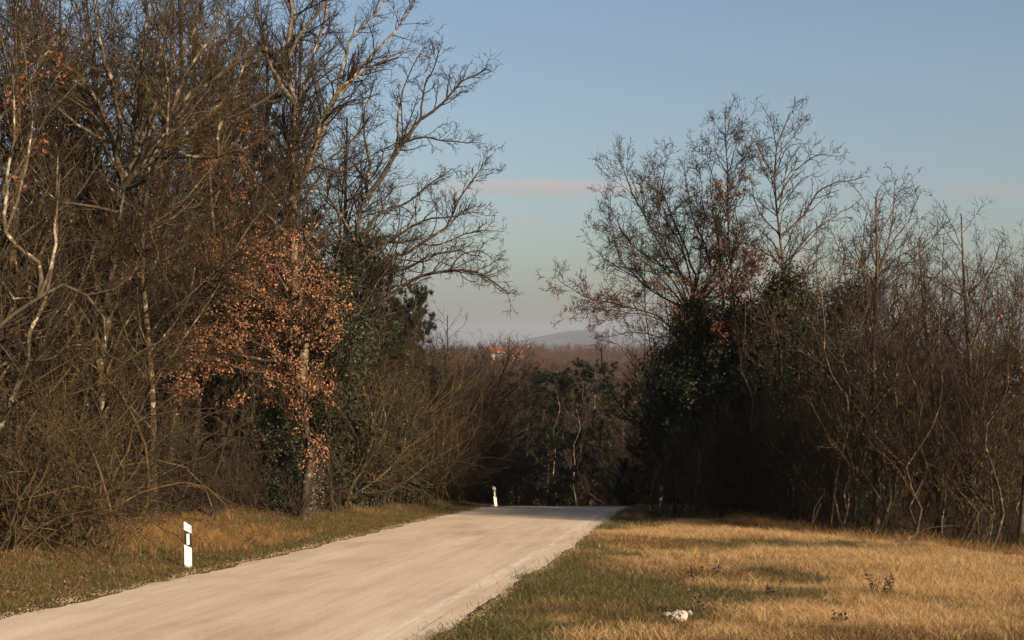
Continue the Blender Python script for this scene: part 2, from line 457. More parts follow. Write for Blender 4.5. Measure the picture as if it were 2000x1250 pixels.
def grow(stems, radii, spec, rng):
    """stems (N,K,3) -> list of (pts, rad) per level following SPEC"""
    lv = [(stems, radii)]
    for sp in spec:
        src = sp.get('src', -1)
        sp = {k: v for k, v in sp.items() if k != 'src'}
        if isinstance(src, tuple): 
            outs = [sprout(*lv[s], rng=rng, **sp) for s in src]
            lv.append((np.concatenate([o[0] for o in outs]), np.concatenate([o[1] for o in outs])))
        else: lv.append(sprout(*lv[src], rng=rng, **sp))
    return lv

def tree_parts(trunks, lv, n_trunk_levels, bark, twig, sides=(7,5,4,3,3,3), extra=()):
    """trunks: list of (pts, rad) -> [(part name, mesh)]"""
    mb = MB()
    for p, r in trunks: tubes(mb, p[None], r[None], 8)
    mc = MB()
    for k, (p, r) in enumerate(lv[1:], 1):
        tubes(mb if k < n_trunk_levels else mc, p, r, sides[min(k, len(sides)-1)], 1 if k == 2 and n_trunk_levels <= 2 else 0)
    parts = [('trunk', mb.mesh('trunk', bark, True)), ('crown', mc.mesh('crown', [twig, M['branch_dark']], True))]
    return parts + list(extra)

def place(name, parts, loc, label, cat, group=None, rotz=0.0, scale=1.0, tilt=(0, 0)):
    o = empty(name, tuple(loc))
    o.rotation_euler = (tilt[0], tilt[1], rotz)
    o.scale = (scale, scale, scale) if np.isscalar(scale) else scale
    tag(o, label, cat, group)
    for pn, me_ in parts:
        obj(pn, me_, o)
    return o

def generic_tree(seed, H, spread, bark, twig, dens=1.0, fork=0.5, fine=True, leaves=None, trunk_r=None, lean=0.0, clean=0.25):
    rng = np.random.default_rng(seed)
    r0 = trunk_r or H*0.0125
    top = np.array([lean*H + rng.normal()*0.3, rng.normal()*0.3, H])
    midp = [top*t + np.array([rng.normal()*0.012*H, rng.normal()*0.012*H, 0]) for t in (0.25, 0.5, 0.75)]
    tp = spline([np.zeros(3)] + midp + [top], 12)
    tr = r0*np.linspace(1, 0.12, 12)**0.9
    tr[0] *= 1.35
    spec = [dict(dens=3.6*dens, t0=clean, t1=0.98, ang=(25, 65), ratio=spread, rr=0.5, K=8, wander=0.11, up=0.06, taper=0.55, lmin=0.5),
            dict(dens=5.2*dens, t0=0.12, t1=1.0, ang=(25, 60), ratio=0.42, rr=0.6, K=6, wander=0.14, up=0.05, lmin=0.3, rmin=0.006),
            dict(dens=8.0*dens, t0=0.1, t1=1.0, ang=(25, 62), ratio=0.45, rr=0.65, K=4, wander=0.16, up=0.05, lmin=0.22, lmax=0.9, rmin=0.0055)]
    if fine: spec.append(dict(dens=5.0*dens, t0=0.15, t1=1.0, ang=(25, 60), ratio=0.55, rr=0.7, K=3, wander=0.2, up=0.05, lmin=0.15, lmax=0.4, rmin=0.005))
    lv = grow(tp[None], tr[None], spec, rng)
    extra = []
    if leaves:
        ml = MB(); leaves_on(ml, lv[3][0], leaves[1], leaves[2], rng, 0.05)
        if len(lv) > 4: leaves_on(ml, lv[4][0], leaves[1]*0.4, leaves[2], rng, 0.05)
        extra = [('leaves', ml.mesh('leaves', leaves[0]))]
    return tree_parts([(tp, tr)], lv, 2, bark, twig, extra=extra)

def traced_tree(seed, base, stems, Y, bark, twig, spec, r_stem, leaves=None, trunk_levels=1, wig=0.02, branch=None, trim=0):
    """stems: list of (list of (u,v), depth change at the end, radius scale, parent index or None); in pixels of the photograph, turned into
    metres at depth Y. Returns parts in coordinates relative to BASE (x,y,z)."""
    rng = np.random.default_rng(seed)
    K = 14
    polys, rads = [], []
    base = np.asarray(base, float)
    for pts, dz, rs, par in stems:
        pts = [(u, v + trim*max(0.0, min(1.0, (620 - v)/430))) for u, v in pts]
        if par is None:
            y0 = Y; start = None
        else:
            pp = polys[par]; uvp = np.stack([pp[:,0]/pp[:,1]*FPX + 1000, 680 - pp[:,2]/pp[:,1]*FPX], -1)
            j = np.argmin(((uvp - np.array(pts[0]))**2).sum(1)); y0 = pp[j,1]; start = pp[j]
        n = len(pts)
        w = [P(u, v, y0 + dz*k/max(1, n-1)) for k, (u, v) in enumerate(pts)]
        if start is not None: w[0] = start
        else: w[0] = base.copy()
        p = spline(w, K)
        p[1:] += rng.normal(size=(K-1, 3))*wig*np.linalg.norm(p[-1]-p[0])*0.25
        Lr = np.linalg.norm(p[-1]-p[0])
        r = r_stem*rs*np.linspace(1, 0.16, K)**0.85
        if par is None: r[0] *= 1.4
        polys.append(p); rads.append(r)
    A = np.stack(polys) - base; B = np.stack(rads)
    lv = grow(A, B, spec, rng)
    mb, mc = MB(), MB()
    tubes(mb, A, B, 8)
    for k, (p, r) in enumerate(lv[1:], 1):
        tubes(mb if k < trunk_levels else mc, p, r, 5 if k == 1 else (4 if k == 2 else 3), 1 if k == 1 else 0)
    parts = [('trunk', mb.mesh('trunk', bark, True)), ('crown', mc.mesh('crown', [twig, branch or M['branch_dark']], True))]
    return parts, lv, A, B, rng

def ivy_on(pts, Rf, n, size, rng, t0=0.0, t1=1.0, mat=None):
    """clumps of ivy leaves clothing a stem polyline; Rf(t) the reach of the growth"""
    K = len(pts)
    nc = max(12, n//95)
    t = t0 + (t1 - t0)*rng.random(nc)
    f = t*(K-1); i = np.minimum(f.astype(int), K-2); w = (f - i)[:,None]
    c = pts[i]*(1-w) + pts[i+1]*w
    a = rng.random(nc)*2*PI
    reach = np.array([Rf(x) for x in t])*(0.1 + 1.15*rng.random(nc))
    out_ = np.stack([np.cos(a), np.sin(a), 0*a], -1)
    cc = c + out_*reach[:,None]; cc[:,2] += rng.normal(size=nc)*0.25
    sg = rng.uniform(0.07, 0.30, nc)
    k = rng.integers(0, nc, n)
    off = rng.normal(size=(n,3))
    p = cc[k] + off*sg[k][:,None]*np.array([1, 1, 1.25])
    nrm = unit(off + 0.8*out_[k] + np.array([0,0,0.4]))
    mb = MB(); quads(mb, p, size, rng, 0, 0.3, normal=nrm, aspect=0.85)
    return mb

def pine(seed, H, spread, dens=1.0, clean=0.35):
    rng = np.random.default_rng(seed)
    tp = spline([np.zeros(3), np.array([rng.normal()*0.15, rng.normal()*0.15, H*0.5]), np.array([rng.normal()*0.3, rng.normal()*0.3, H])], 10)
    tr = H*0.013*np.linspace(1, 0.12, 10)
    lv = grow(tp[None], tr[None], [
        dict(dens=9.0*dens, t0=clean, t1=0.99, ang=(55, 85), ratio=spread, rr=0.45, K=6, wander=0.08, up=0.10, taper=0.75, lmin=0.35),
        dict(dens=7.0, t0=0.3, t1=1.0, ang=(30, 60), ratio=0.38, rr=0.6, K=4, wander=0.1, up=0.12, lmin=0.2, lmax=0.9)], rng)
    mb, mn = MB(), MB()
    tubes(mb, tp[None], tr[None], 8); tubes(mb, *lv[1], 4); tubes(mb, *lv[2], 3)
    p = lv[2][0]
    tot = int(len(p)*10)
    pi = rng.integers(0, len(p), tot); t = 0.25 + 0.75*rng.random(tot)
    f = t*3; i = np.minimum(f.astype(int), 2); w = (f-i)[:,None]
    c = p[pi,i]*(1-w) + p[pi,i+1]*w
    d = unit(p[pi,i+1] - p[pi,i])
    k = 7
    c = np.repeat(c, k, 0); d = np.repeat(d, k, 0)
    nd = unit(d*0.6 + rng.normal(size=d.shape)*0.75 + np.array([0,0,0.25]))
    ln = rng.uniform(0.10, 0.20, len(c))[:,None]; sdv = unit(np.cross(nd, rng.normal(size=nd.shape)))*0.011
    V = np.stack([c - sdv, c + sdv, c + nd*ln + sdv*0.5, c + nd*ln - sdv*0.5], 1)
    mn.add(V, np.arange(len(c)*4).reshape(-1, 4))
    return [('trunk', mb.mesh('trunk', M['bark_dark'], True)), ('crown', mn.mesh('crown', M['needle']))]

def shrub(seed, H, n_stem, twig, dens=1.0, fan=0.45, fine=True, leaves=None, arch=0.0, branch=None):
    rng = np.random.default_rng(seed)
    st = np.stack([rng.normal(size=n_stem)*0.25, rng.normal(size=n_stem)*0.25, 0*np.ones(n_stem) - 0.05], -1)
    a = rng.random(n_stem)*2*PI; b_ = fan*np.sqrt(rng.random(n_stem))
    d = np.stack([np.cos(a)*b_, np.sin(a)*b_, np.ones(n_stem)], -1)
    ln = H*rng.uniform(0.6, 1.05, n_stem)
    p = run(st, d, ln, 9, 0.20, 0.05 - arch*0.02, rng, arch*0.6)
    r = ((0.005 + ln*0.0042)*rng.uniform(0.6, 1.7, n_stem))[:,None]*np.linspace(1, 0.25, 9)[None]
    spec = [dict(dens=4.6*dens, t0=0.10, t1=1.0, ang=(25, 75), ratio=0.36, rr=0.6, K=6, wander=0.26, up=0.04, lmin=0.35, rmin=0.005),
            dict(dens=6.0*dens, t0=0.1, t1=1.0, ang=(25, 65), ratio=0.42, rr=0.65, K=4, wander=0.2, up=0.03, lmin=0.2, lmax=0.8, rmin=0.0045)]
    if fine: spec.append(dict(dens=7.0*dens, t0=0.1, t1=1.0, ang=(30, 70), ratio=0.5, rr=0.7, K=3, wander=0.2, up=0.02, lmin=0.12, lmax=0.35, rmin=0.004))
    lv = grow(p, r, spec, rng)
    mb, mc = MB(), MB()
    tubes(mb, p, r, 5)
    for k, (pp, rr_) in enumerate(lv[1:]): tubes(mc, pp, rr_, 3, 1 if k == 0 else 0)
    branch = branch or M['branch']
    parts = [('stems', mb.mesh('stems', branch, True)), ('crown', mc.mesh('crown', [twig, branch], True))]
    if leaves:
        ml = MB(); leaves_on(ml, lv[2][0], leaves[1], leaves[2], rng, 0.05)
        parts.append(('leaves', ml.mesh('leaves', leaves[0])))
    return parts

def sapling(seed, H, bark, twig, lean=0.1, dens=1.0, leaves=None):
    rng = np.random.default_rng(seed)
    top = np.array([lean*H, rng.normal()*0.08*H, H])
    mid_ = [top*t + rng.normal(size=3)*np.array([0.028, 0.028, 0])*H for t in (0.14, 0.28, 0.42, 0.56, 0.7, 0.85)]
    tp = spline([np.array([0,0,-0.1])] + mid_ + [top], 14)
    tr = (0.010 + 0.0042*H)*np.linspace(1, 0.15, 14)
    spec = [dict(dens=3.4*dens, t0=0.18, t1=0.97, ang=(22, 60), ratio=0.33, rr=0.5, K=7, wander=0.12, up=0.10, taper=0.55, lmin=0.3, rmin=0.006),
            dict(dens=5.5*dens, t0=0.15, t1=1.0, ang=(25, 60), ratio=0.40, rr=0.6, K=4, wander=0.16, up=0.06, lmin=0.25, rmin=0.0055),
            dict(dens=7.5*dens, t0=0.1, t1=1.0, ang=(25, 60), ratio=0.48, rr=0.65, K=3, wander=0.2, up=0.05, lmin=0.15, lmax=0.5, rmin=0.005)]
    lv = grow(tp[None], tr[None], spec, rng)
    mb, mc = MB(), MB()
    tubes(mb, tp[None], tr[None], 6)
    for k, (p, r) in enumerate(lv[1:]): tubes(mc, p, r, 3, 1 if k == 0 else 0)
    parts = [('trunk', mb.mesh('trunk', bark, True)), ('crown', mc.mesh('crown', [twig, M['branch']], True))]
    if leaves:
        ml = MB(); leaves_on(ml, lv[2][0], leaves[1], leaves[2], rng, 0.05)
        parts.append(('leaves', ml.mesh('leaves', leaves[0])))
    return parts

# @@TREES
# ---------------------------------------------------------------- hero trees of the left wood
SPEC_HERO = lambda k=1.0, th=1.0: [
    dict(dens=5.0*k, t0=0.2, t1=1.0, ang=(22, 62), ratio=0.34, rr=0.5, K=8, wander=0.15, up=0.05, lmin=0.4, lmax=2.1, taper=0.74),
    dict(dens=6.0*k, t0=0.12, t1=1.0, ang=(25, 60), ratio=0.42, rr=0.6, K=6, wander=0.19, up=0.05, lmin=0.3, lmax=1.2, rmin=0.006*th),
    dict(dens=8.0*k, t0=0.1, t1=1.0, ang=(25, 62), ratio=0.50, rr=0.65, K=4, wander=0.18, up=0.05, lmin=0.2, lmax=0.7, rmin=0.0055*th),
    dict(dens=5.0*k, t0=0.15, t1=1.0, ang=(25, 62), ratio=0.5, rr=0.7, K=3, wander=0.2, up=0.04, lmin=0.12, lmax=0.35, rmin=0.005*th)]

def base_at(u, Y):
    X = (u - 1000)/FPX*Y
    return np.array([X, Y, ground_at(X, Y) - 0.05])

# dense tree with lichen-spotted leaning fork
bs = base_at(190, 33)
parts, lv, A, B, rg = traced_tree(101, bs, [
    ([(190,1040),(200,800),(208,620),(218,520),(232,440),(242,370)], 0.0, 1.0, None),
    ([(242,370),(258,350),(276,326),(300,290),(316,256),(340,216),(380,180),(440,140),(505,96)], -1.2, 0.72, 0),
    ([(276,326),(312,308),(360,306),(420,308),(470,292),(530,270)], -1.8, 0.5, 1),
    ([(242,372),(266,304),(264,240),(272,160),(280,80),(290,-30)], 0.8, 0.62, 0),
    ([(240,372),(224,280),(192,200),(140,152),(96,112),(70,40)], 0.9, 0.6, 0),
    ([(238,300),(236,260),(224,180),(200,100),(186,0)], -1.2, 0.5, 4),
    ([(272,300),(304,208),(340,140),(380,60),(404,-20)], 1.0, 0.55, 3),
    ([(420,308),(432,240),(480,216),(540,176),(575,120)], -0.6, 0.34, 2),
    ([(340,216),(372,130),(420,60),(450,-20)], 0.9, 0.4, 1),
    ([(224,280),(160,250),(110,210),(60,190)], -0.6, 0.36, 4),
    ([(264,240),(310,120),(330,40),(340,-40)], -1.4, 0.4, 3),
    ([(225,480),(300,440),(390,400),(450,350)], -1.9, 0.3, 0),
    ([(215,560),(280,520),(350,500),(430,450)], -2.0, 0.26, 0),
    ([(230,440),(170,400),(110,390),(60,340)], -1.5, 0.3, 0),
    ([(250,360),(300,340),(330,200),(310,60)], -2.6, 0.4, 0),
    ([(250,360),(210,300),(150,180),(130,60)], 2.4, 0.42, 0),
    ([(276,326),(400,230),(470,150),(480,40)], 2.2, 0.42, 1)],
    33, M['bark_lichen'], M['twig_olive'], SPEC_HERO(1.15), 0.135, trunk_levels=1, branch=M['branch'])
place('oak_tree', parts, bs, 'dense bare tree with lichen-spotted leaning fork above the left thicket', 'tree')

# tall tree with the pale straight trunk
bs = base_at(600, 46)
parts, lv, A, B, rg = traced_tree(102, bs, [
    ([(602,985),(598,860),(588,700),(576,560),(570,440),(573,400),(568,340),(566,280),(564,200),(566,120),(564,0),(560,-140)], 0.3, 1.0, None),
    ([(568,420),(550,404),(526,372),(498,344),(470,300)], -1.5, 0.34, 0),
    ([(572,445),(538,436),(490,392),(440,380)], -1.0, 0.36, 0),
    ([(574,400),(582,352),(618,288),(650,200),(706,132),(754,88),(812,6)], 1.2, 0.52, 0),
    ([(573,410),(610,312),(626,240),(662,176),(730,128),(800,92)], -1.8, 0.46, 0),
    ([(566,250),(590,180),(620,90),(640,0),(660,-90)], 1.5, 0.42, 0),
    ([(565,220),(540,150),(510,60),(490,-60)], -1.0, 0.42, 0),
    ([(564,120),(600,50),(650,-10),(700,-70)], -1.6, 0.4, 0),
    ([(566,160),(530,110),(470,70),(430,20)], 2.0, 0.34, 0),
    ([(650,200),(690,70),(740,20),(770,-50)], 0.6, 0.3, 3)],
    46, M['bark_pale'], M['twig_red'], SPEC_HERO(0.98), 0.185, trunk_levels=1)
place('oak_tree', parts, bs, 'tall bare tree with straight pale trunk behind the orange-leaved oak', 'tree')

# spreading tree whose limbs reach over towards the road
bs = base_at(700, 50)
parts, lv, A, B, rg = traced_tree(103, bs, [
    ([(700,985),(700,850),(690,700),(684,600),(690,500),(700,430),(714,388)], 0.0, 1.0, None),
    ([(714,388),(746,344),(778,292),(810,248),(854,208),(890,172),(950,134)], -0.6, 0.62, 0),
    ([(782,284),(826,268),(874,276),(938,278)], -1.0, 0.28, 1),
    ([(690,480),(642,352),(690,324),(738,296),(782,276)], -1.6, 0.4, 0),
    ([(778,292),(782,200),(800,140),(830,90)], 0.7, 0.30, 1),
    ([(834,230),(830,170),(852,120),(866,68)], -0.7, 0.26, 1),
    ([(686,620),(731,600),(767,573),(815,542),(868,529),(934,534),(978,560),(994,576)], -1.5, 0.56, 0),
    ([(686,560),(714,529),(767,507),(824,476),(874,440),(902,380),(926,348),(948,316)], -0.4, 0.5, 0),
    ([(824,476),(850,478),(930,452),(986,452)], -0.8, 0.26, 7),
    ([(690,500),(738,420),(790,400),(850,350),(885,330)], 0.8, 0.42, 0),
    ([(690,520),(700,440),(720,330),(712,230),(730,160)], 1.4, 0.5, 0),
    ([(868,529),(900,500),(940,490),(975,520)], 0.8, 0.22, 6),
    ([(690,540),(760,470),(830,430),(900,420),(950,400)], 1.5, 0.4, 0),
    ([(686,600),(740,545),(800,520),(880,490),(940,500)], -2.6, 0.4, 0)],
    50, M['bark_dark'], M['twig_red'], SPEC_HERO(0.98, 1.45), 0.155, trunk_levels=1)
mi_ = ivy_on(A[0], lambda t: 0.75*(1 - 0.55*t) + 0.15, 14000, 0.10, rg, 0.05, 0.85)
parts.append(('ivy', mi_.mesh('ivy', M['ivy'])))
place('oak_tree', parts, bs, 'spreading bare tree with ivy trunk and limbs reaching towards the road', 'tree')

# the oak that has kept its orange leaves
bs = base_at(590, 41)
parts, lv, A, B, rg = traced_tree(104, bs, [
    ([(596,1010),(600,900),(590,800),(570,700),(560,600),(548,520),(545,470)], -0.6, 1.0, None),
    ([(590,800),(610,780),(625,760),(610,720)], -1.4, 0.4, 0),
    ([(572,720),(520,680),(460,650),(390,640),(350,660)], -1.6, 0.45, 0),
    ([(566,640),(510,590),(460,560),(440,540)], -1.8, 0.45, 0),
    ([(560,600),(610,560),(640,540)], -1.2, 0.4, 0),
    ([(556,560),(520,510),(490,480)], -0.6, 0.4, 0),
    ([(570,690),(620,660),(650,650)], -1.4, 0.4, 0),
    ([(580,760),(520,730),(470,720),(400,700),(345,730)], -2.0, 0.4, 0),
    ([(596,860),(615,880),(610,910)], -1.2, 0.3, 0),
    ([(556,570),(590,520),(600,480)], 0.8, 0.4, 0),
    ([(574,740),(500,700),(430,690),(370,720),(335,770)], -2.4, 0.4, 0),
    ([(562,620),(500,560),(470,520),(430,500)], -1.4, 0.4, 0),
    ([(566,660),(600,640),(640,600),(655,560)], -1.9, 0.4, 0)],
    41, M['bark_dark'], M['twig_red'], [
        dict(dens=6.5, t0=0.2, t1=1.0, ang=(25, 65), ratio=0.42, rr=0.5, K=6, wander=0.14, up=0.03, lmin=0.4, lmax=1.3),
        dict(dens=7.0, t0=0.15, t1=1.0, ang=(25, 65), ratio=0.5, rr=0.6, K=4, wander=0.16, up=0.02, lmin=0.2, lmax=0.6),
        dict(dens=6.0, t0=0.1, t1=1.0, ang=(25, 65), ratio=0.5, rr=0.6, K=3, wander=0.2, up=0.0, lmin=0.1, lmax=0.3)], 0.13)
ml = MB(); leaves_on(ml, lv[3][0], 4.2, 0.085, rg, 0.06); leaves_on(ml, lv[2][0], 5.5, 0.085, rg, 0.09)
parts.append(('leaves', ml.mesh('leaves', M['leaf_orange'])))
place('oak_tree', parts, bs, 'young oak covered in dry orange leaves on the left verge', 'tree')

# old tree at the left edge with an arching pale limb
bs = base_at(-60, 28.5)
parts, lv, A, B, rg = traced_tree(105, bs, [
    ([(-60,1120),(-30,900),(9,802),(26,758),(53,714),(59,661),(79,617),(92,582),(110,480),(112,380),(108,300)], 0.2, 1.0, None),
    ([(-70,690),(0,633),(44,604),(79,582),(110,560),(141,556),(163,571),(180,595),(200,620),(205,680)], 0.3, 1.0, None),
    ([(-50,500),(0,547),(40,586),(79,582)], 0.2, 1.1, None),
    ([(79,582),(100,520),(110,430),(118,340)], -0.4, 0.6, 1),
    ([(60,590),(70,510),(20,470),(10,380),(30,250),(20,120)], -0.3, 0.7, 1),
    ([(10,470),(50,330),(60,230),(40,60)], 0.5, 0.5, 4),
    ([(163,571),(230,560),(270,520)], -0.5, 0.4, 1),
    ([(53,714),(100,700),(140,660),(170,600)], -0.8, 0.4, 0)],
    28.5, M['bark_lichen'], M['twig_olive'], SPEC_HERO(0.75), 0.075, trunk_levels=1)
# the two limbs that enter from outside the frame spring from a trunk standing there
tb = MB(); t_up = spline([np.array([-0.75,0.1,0]), np.array([-0.72,0.1,2.0]), np.array([-0.35,0.05,5.2]), np.array([-0.25,0.1,7.2])], 10)
tubes(tb, t_up[None], (0.20*np.linspace(1,0.4,10))[None], 9)
parts.append(('second_trunk', tb.mesh('second_trunk', M['bark_lichen'], True)))
place('lichen_tree', parts, bs, 'lichen-grey tree with arching pale limb at the left edge', 'tree')
print('hero left', time.time() - T0)

# ---------------------------------------------------------------- hero trees on the right
bs = base_at(1372, 55.5)
parts, lv, A, B, rg = traced_tree(201, bs, [
    ([(1372,1010),(1368,860),(1360,720),(1352,600),(1349,546),(1296,476),(1257,414),(1239,348),(1222,292)], -0.5, 1.0, None),
    ([(1352,620),(1358,546),(1323,436),(1296,361),(1303,268)], 0.6, 0.62, 0),
    ([(1352,620),(1385,546),(1358,414),(1340,335),(1336,282)], -0.8, 0.6, 0),
    ([(1355,640),(1310,560),(1250,490),(1190,440),(1155,430)], -1.0, 0.5, 0),
    ([(1358,660),(1279,616),(1204,590),(1138,572),(1078,528)], -0.4, 0.48, 0),
    ([(1358,680),(1290,625),(1204,607),(1150,604),(1110,624)], -1.4, 0.4, 0),
    ([(1352,600),(1300,520),(1230,460),(1190,380),(1180,350)], 0.9, 0.5, 0),
    ([(1352,600),(1400,500),(1390,380),(1385,300)], 1.0, 0.55, 0),
    ([(1352,600),(1420,520),(1440,420),(1425,330)], -0.9, 0.5, 0),
    ([(1356,620),(1290,570),(1220,520),(1165,480),(1150,450)], 1.2, 0.45, 0),
    ([(1350,560),(1335,480),(1270,350),(1265,300)], 1.6, 0.45, 0),
    ([(1358,690),(1300,660),(1230,650),(1180,660)], 0.5, 0.3, 0),
    ([(1352,610),(1320,520),(1290,420),(1280,320),(1270,285)], -1.6, 0.45, 0),
    ([(1352,600),(1370,480),(1372,380),(1364,290)], -1.4, 0.45, 0),
    ([(1356,640),(1270,560),(1215,500),(1200,450),(1195,400)], 1.8, 0.42, 0),
    ([(1354,620),(1420,560),(1455,480),(1465,400)], 0.8, 0.42, 0)],
    55.5, M['bark_brown'], M['twig_gold'], SPEC_HERO(1.05, 1.5), 0.085, trim=38, trunk_levels=1, branch=M['branch'])
mi_ = ivy_on(A[0], lambda t: np.interp(t, [0,0.14,0.22,0.36,0.46,0.56], [0.8,1.4,2.1,1.9,1.0,0.3]), 32000, 0.10, rg, 0.13, 0.55)
parts.append(('ivy', mi_.mesh('ivy', M['ivy'])))
ml = MB(); sel = lv[3][0]; w_ = sel[(sel[:,0,2] > 6) & (sel[:,0,2] < 9.0)]
leaves_on(ml, w_, 1.3, 0.09, rg, 0.06)
parts.append(('leaves', ml.mesh('leaves', M['leaf_rust'])))
place('fan_tree', parts, bs, 'bare tree fanning out over the road from ivy-covered stems', 'tree')

bs = base_at(1440, 54)
parts, lv, A, B, rg = traced_tree(202, bs, [
    ([(1446,1010),(1440,800),(1432,600),(1426,480),(1424,379),(1424,282),(1420,175)], 0.0, 1.0, None),
    ([(1424,400),(1395,320),(1380,250),(1378,222)], 0.4, 0.34, 0),
    ([(1424,380),(1450,310),(1462,260),(1470,215)], -0.4, 0.34, 0),
    ([(1426,460),(1380,400),(1340,360)], 0.8, 0.34, 0),
    ([(1424,330),(1400,260),(1396,190)], -0.5, 0.28, 0),
    ([(1430,560),(1470,500),(1490,430)], -0.9, 0.34, 0),
    ([(1424,300),(1440,230),(1452,185)], 0.5, 0.26, 0)],
    54, M['bark_dark'], M['twig_red'], SPEC_HERO(1.0, 1.45), 0.08, trim=50, trunk_levels=1)
mi_ = ivy_on(A[0], lambda t: np.interp(t, [0,0.2,0.4,0.52,0.6], [0.5,1.3,1.0,0.45,0.2]), 16000, 0.10, rg, 0.20, 0.50)
parts.append(('ivy', mi_.mesh('ivy', M['ivy'])))
ml = MB(); sel = lv[3][0]; w_ = sel[(sel[:,0,2] > 6.2) & (sel[:,0,2] < 10.2)]
leaves_on(ml, w_, 3.2, 0.095, rg, 0.07)
parts.append(('leaves', ml.mesh('leaves', M['leaf_rust'])))
place('slender_tree', parts, bs, 'slender upright tree with rusty leaves midway and a narrow bare top', 'tree')

bs = base_at(1535, 52)
parts, lv, A, B, rg = traced_tree(203, bs, [
    ([(1538,1015),(1536,800),(1532,620),(1525,480),(1521,348),(1512,282),(1530,220),(1540,178)], 0.0, 1.0, None),
    ([(1530,470),(1569,396),(1605,335),(1640,322),(1684,313)], -0.5, 0.5, 0),
    ([(1528,500),(1580,440),(1640,390),(1670,372)], 0.6, 0.4, 0),
    ([(1521,360),(1560,290),(1600,260),(1648,268)], 0.6, 0.4, 0),
    ([(1514,300),(1480,240),(1470,200)], -0.5, 0.32, 0),
    ([(1524,440),(1480,380),(1465,300)], 0.6, 0.36, 0),
    ([(1516,300),(1545,240),(1580,235)], -0.7, 0.3, 0),
    ([(1534,560),(1590,500),(1640,470)], -0.8, 0.34, 0),
    ([(1530,520),(1495,460),(1480,420)], -0.8, 0.34, 0)],
    52, M['bark_brown'], M['twig_grey'], SPEC_HERO(0.90, 1.45), 0.095, trim=50, trunk_levels=1)
mi_ = ivy_on(A[0], lambda t: np.interp(t, [0,0.12,0.22,0.30,0.36,0.44,0.49,0.56,0.62], [0.6,1.3,1.9,1.0,1.6,0.55,1.0,0.75,0.3]), 26000, 0.10, rg, 0.19, 0.58)
parts.append(('ivy', mi_.mesh('ivy', M['ivy'])))
ml = MB(); leaves_on(ml, lv[4][0], 0.16, 0.07, rg, 0.05, hang=1.2)
sel = lv[3][0]; w_ = sel[(sel[:,0,2] > 7.5) & (sel[:,0,2] < 9.6)]; leaves_on(ml, w_, 1.2, 0.085, rg, 0.06)
parts.append(('leaves', ml.mesh('leaves', M['leaf_rust'])))
place('pod_tree', parts, bs, 'tall bare tree with hanging pods and thick ivy right of the slender tree', 'tree')

bs = base_at(1560, 46)
parts, lv, A, B, rg = traced_tree(204, bs, [
    ([(1560,1020),(1566,860),(1585,720),(1620,640),(1664,596),(1700,552),(1730,500),(1745,430),(1750,380)], 0.0, 1.0, None),
    ([(1640,620),(1680,520),(1690,440),(1700,390)], 0.6, 0.5, 0),
    ([(1690,560),(1760,500),(1810,470),(1836,450)], -0.6, 0.4, 0),
    ([(1700,552),(1700,460),(1720,400),(1735,370)], -0.6, 0.45, 0),
    ([(1600,680),(1640,560),(1650,470)], -0.7, 0.45, 0),
    ([(1735,480),(1780,420),(1790,380)], 0.5, 0.35, 0)],
    46, M['bark_brown'], M['twig_grey'], SPEC_HERO(0.85, 1.45), 0.075, trunk_levels=1)
mi_ = ivy_on(A[0], lambda t: np.interp(t, [0,0.2,0.45,0.6,0.75], [0.4,0.95,0.8,0.4,0.15]), 13000, 0.095, rg, 0.1, 0.7)
parts.append(('ivy', mi_.mesh('ivy', M['ivy'])))
place('leaning_tree', parts, bs, 'bare tree leaning right out of the ivy with an open twiggy crown', 'tree')
print('hero right', time.time() - T0)

# ---------------------------------------------------------------- tree kinds that are repeated
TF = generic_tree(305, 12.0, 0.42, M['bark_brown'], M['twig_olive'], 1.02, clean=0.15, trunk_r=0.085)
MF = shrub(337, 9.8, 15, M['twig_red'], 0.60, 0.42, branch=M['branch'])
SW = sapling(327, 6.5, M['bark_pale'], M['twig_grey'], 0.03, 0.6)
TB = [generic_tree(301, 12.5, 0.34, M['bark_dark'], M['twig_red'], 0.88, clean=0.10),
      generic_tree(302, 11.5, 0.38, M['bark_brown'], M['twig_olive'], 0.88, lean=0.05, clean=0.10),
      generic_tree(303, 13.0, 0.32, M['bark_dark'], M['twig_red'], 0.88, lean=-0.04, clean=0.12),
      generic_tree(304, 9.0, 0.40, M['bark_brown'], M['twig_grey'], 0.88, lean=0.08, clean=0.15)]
TL = [generic_tree(311, 9.5, 0.36, M['bark_brown'], M['twig_red'], 0.55, fine=False, leaves=(M['leaf_rust'], 2.6, 0.095)),
      generic_tree(312, 6.5, 0.40, M['bark_brown'], M['twig_red'], 0.7, fine=False, leaves=(M['leaf_orange'], 1.6, 0.09)),
      generic_tree(313, 11.0, 0.34, M['bark_brown'], M['twig_red'], 0.68, fine=False, leaves=(M['leaf_rust'], 5.0, 0.10), clean=0.2)]
SP = [sapling(321, 6.0, M['bark_brown'], M['twig_grey'], 0.10),
      sapling(322, 7.5, M['bark_brown'], M['twig_red'], 0.18),
      sapling(323, 5.0, M['bark_brown'], M['twig_gold'], -0.08),
      sapling(324, 8.0, M['bark_branch'], M['twig_red'], 0.06),
      sapling(325, 6.5, M['bark_branch'], M['twig_gold'], 0.22)]
SHD = [shrub(335, 2.6, 12, M['twig_shade'], 0.8, 0.8, arch=0.4, branch=M['twig_shade']), shrub(336, 2.2, 10, M['twig_shade'], 0.8, 0.6, branch=M['branch_dark'])]  # brush for the gap, its dark colour stands in for shade
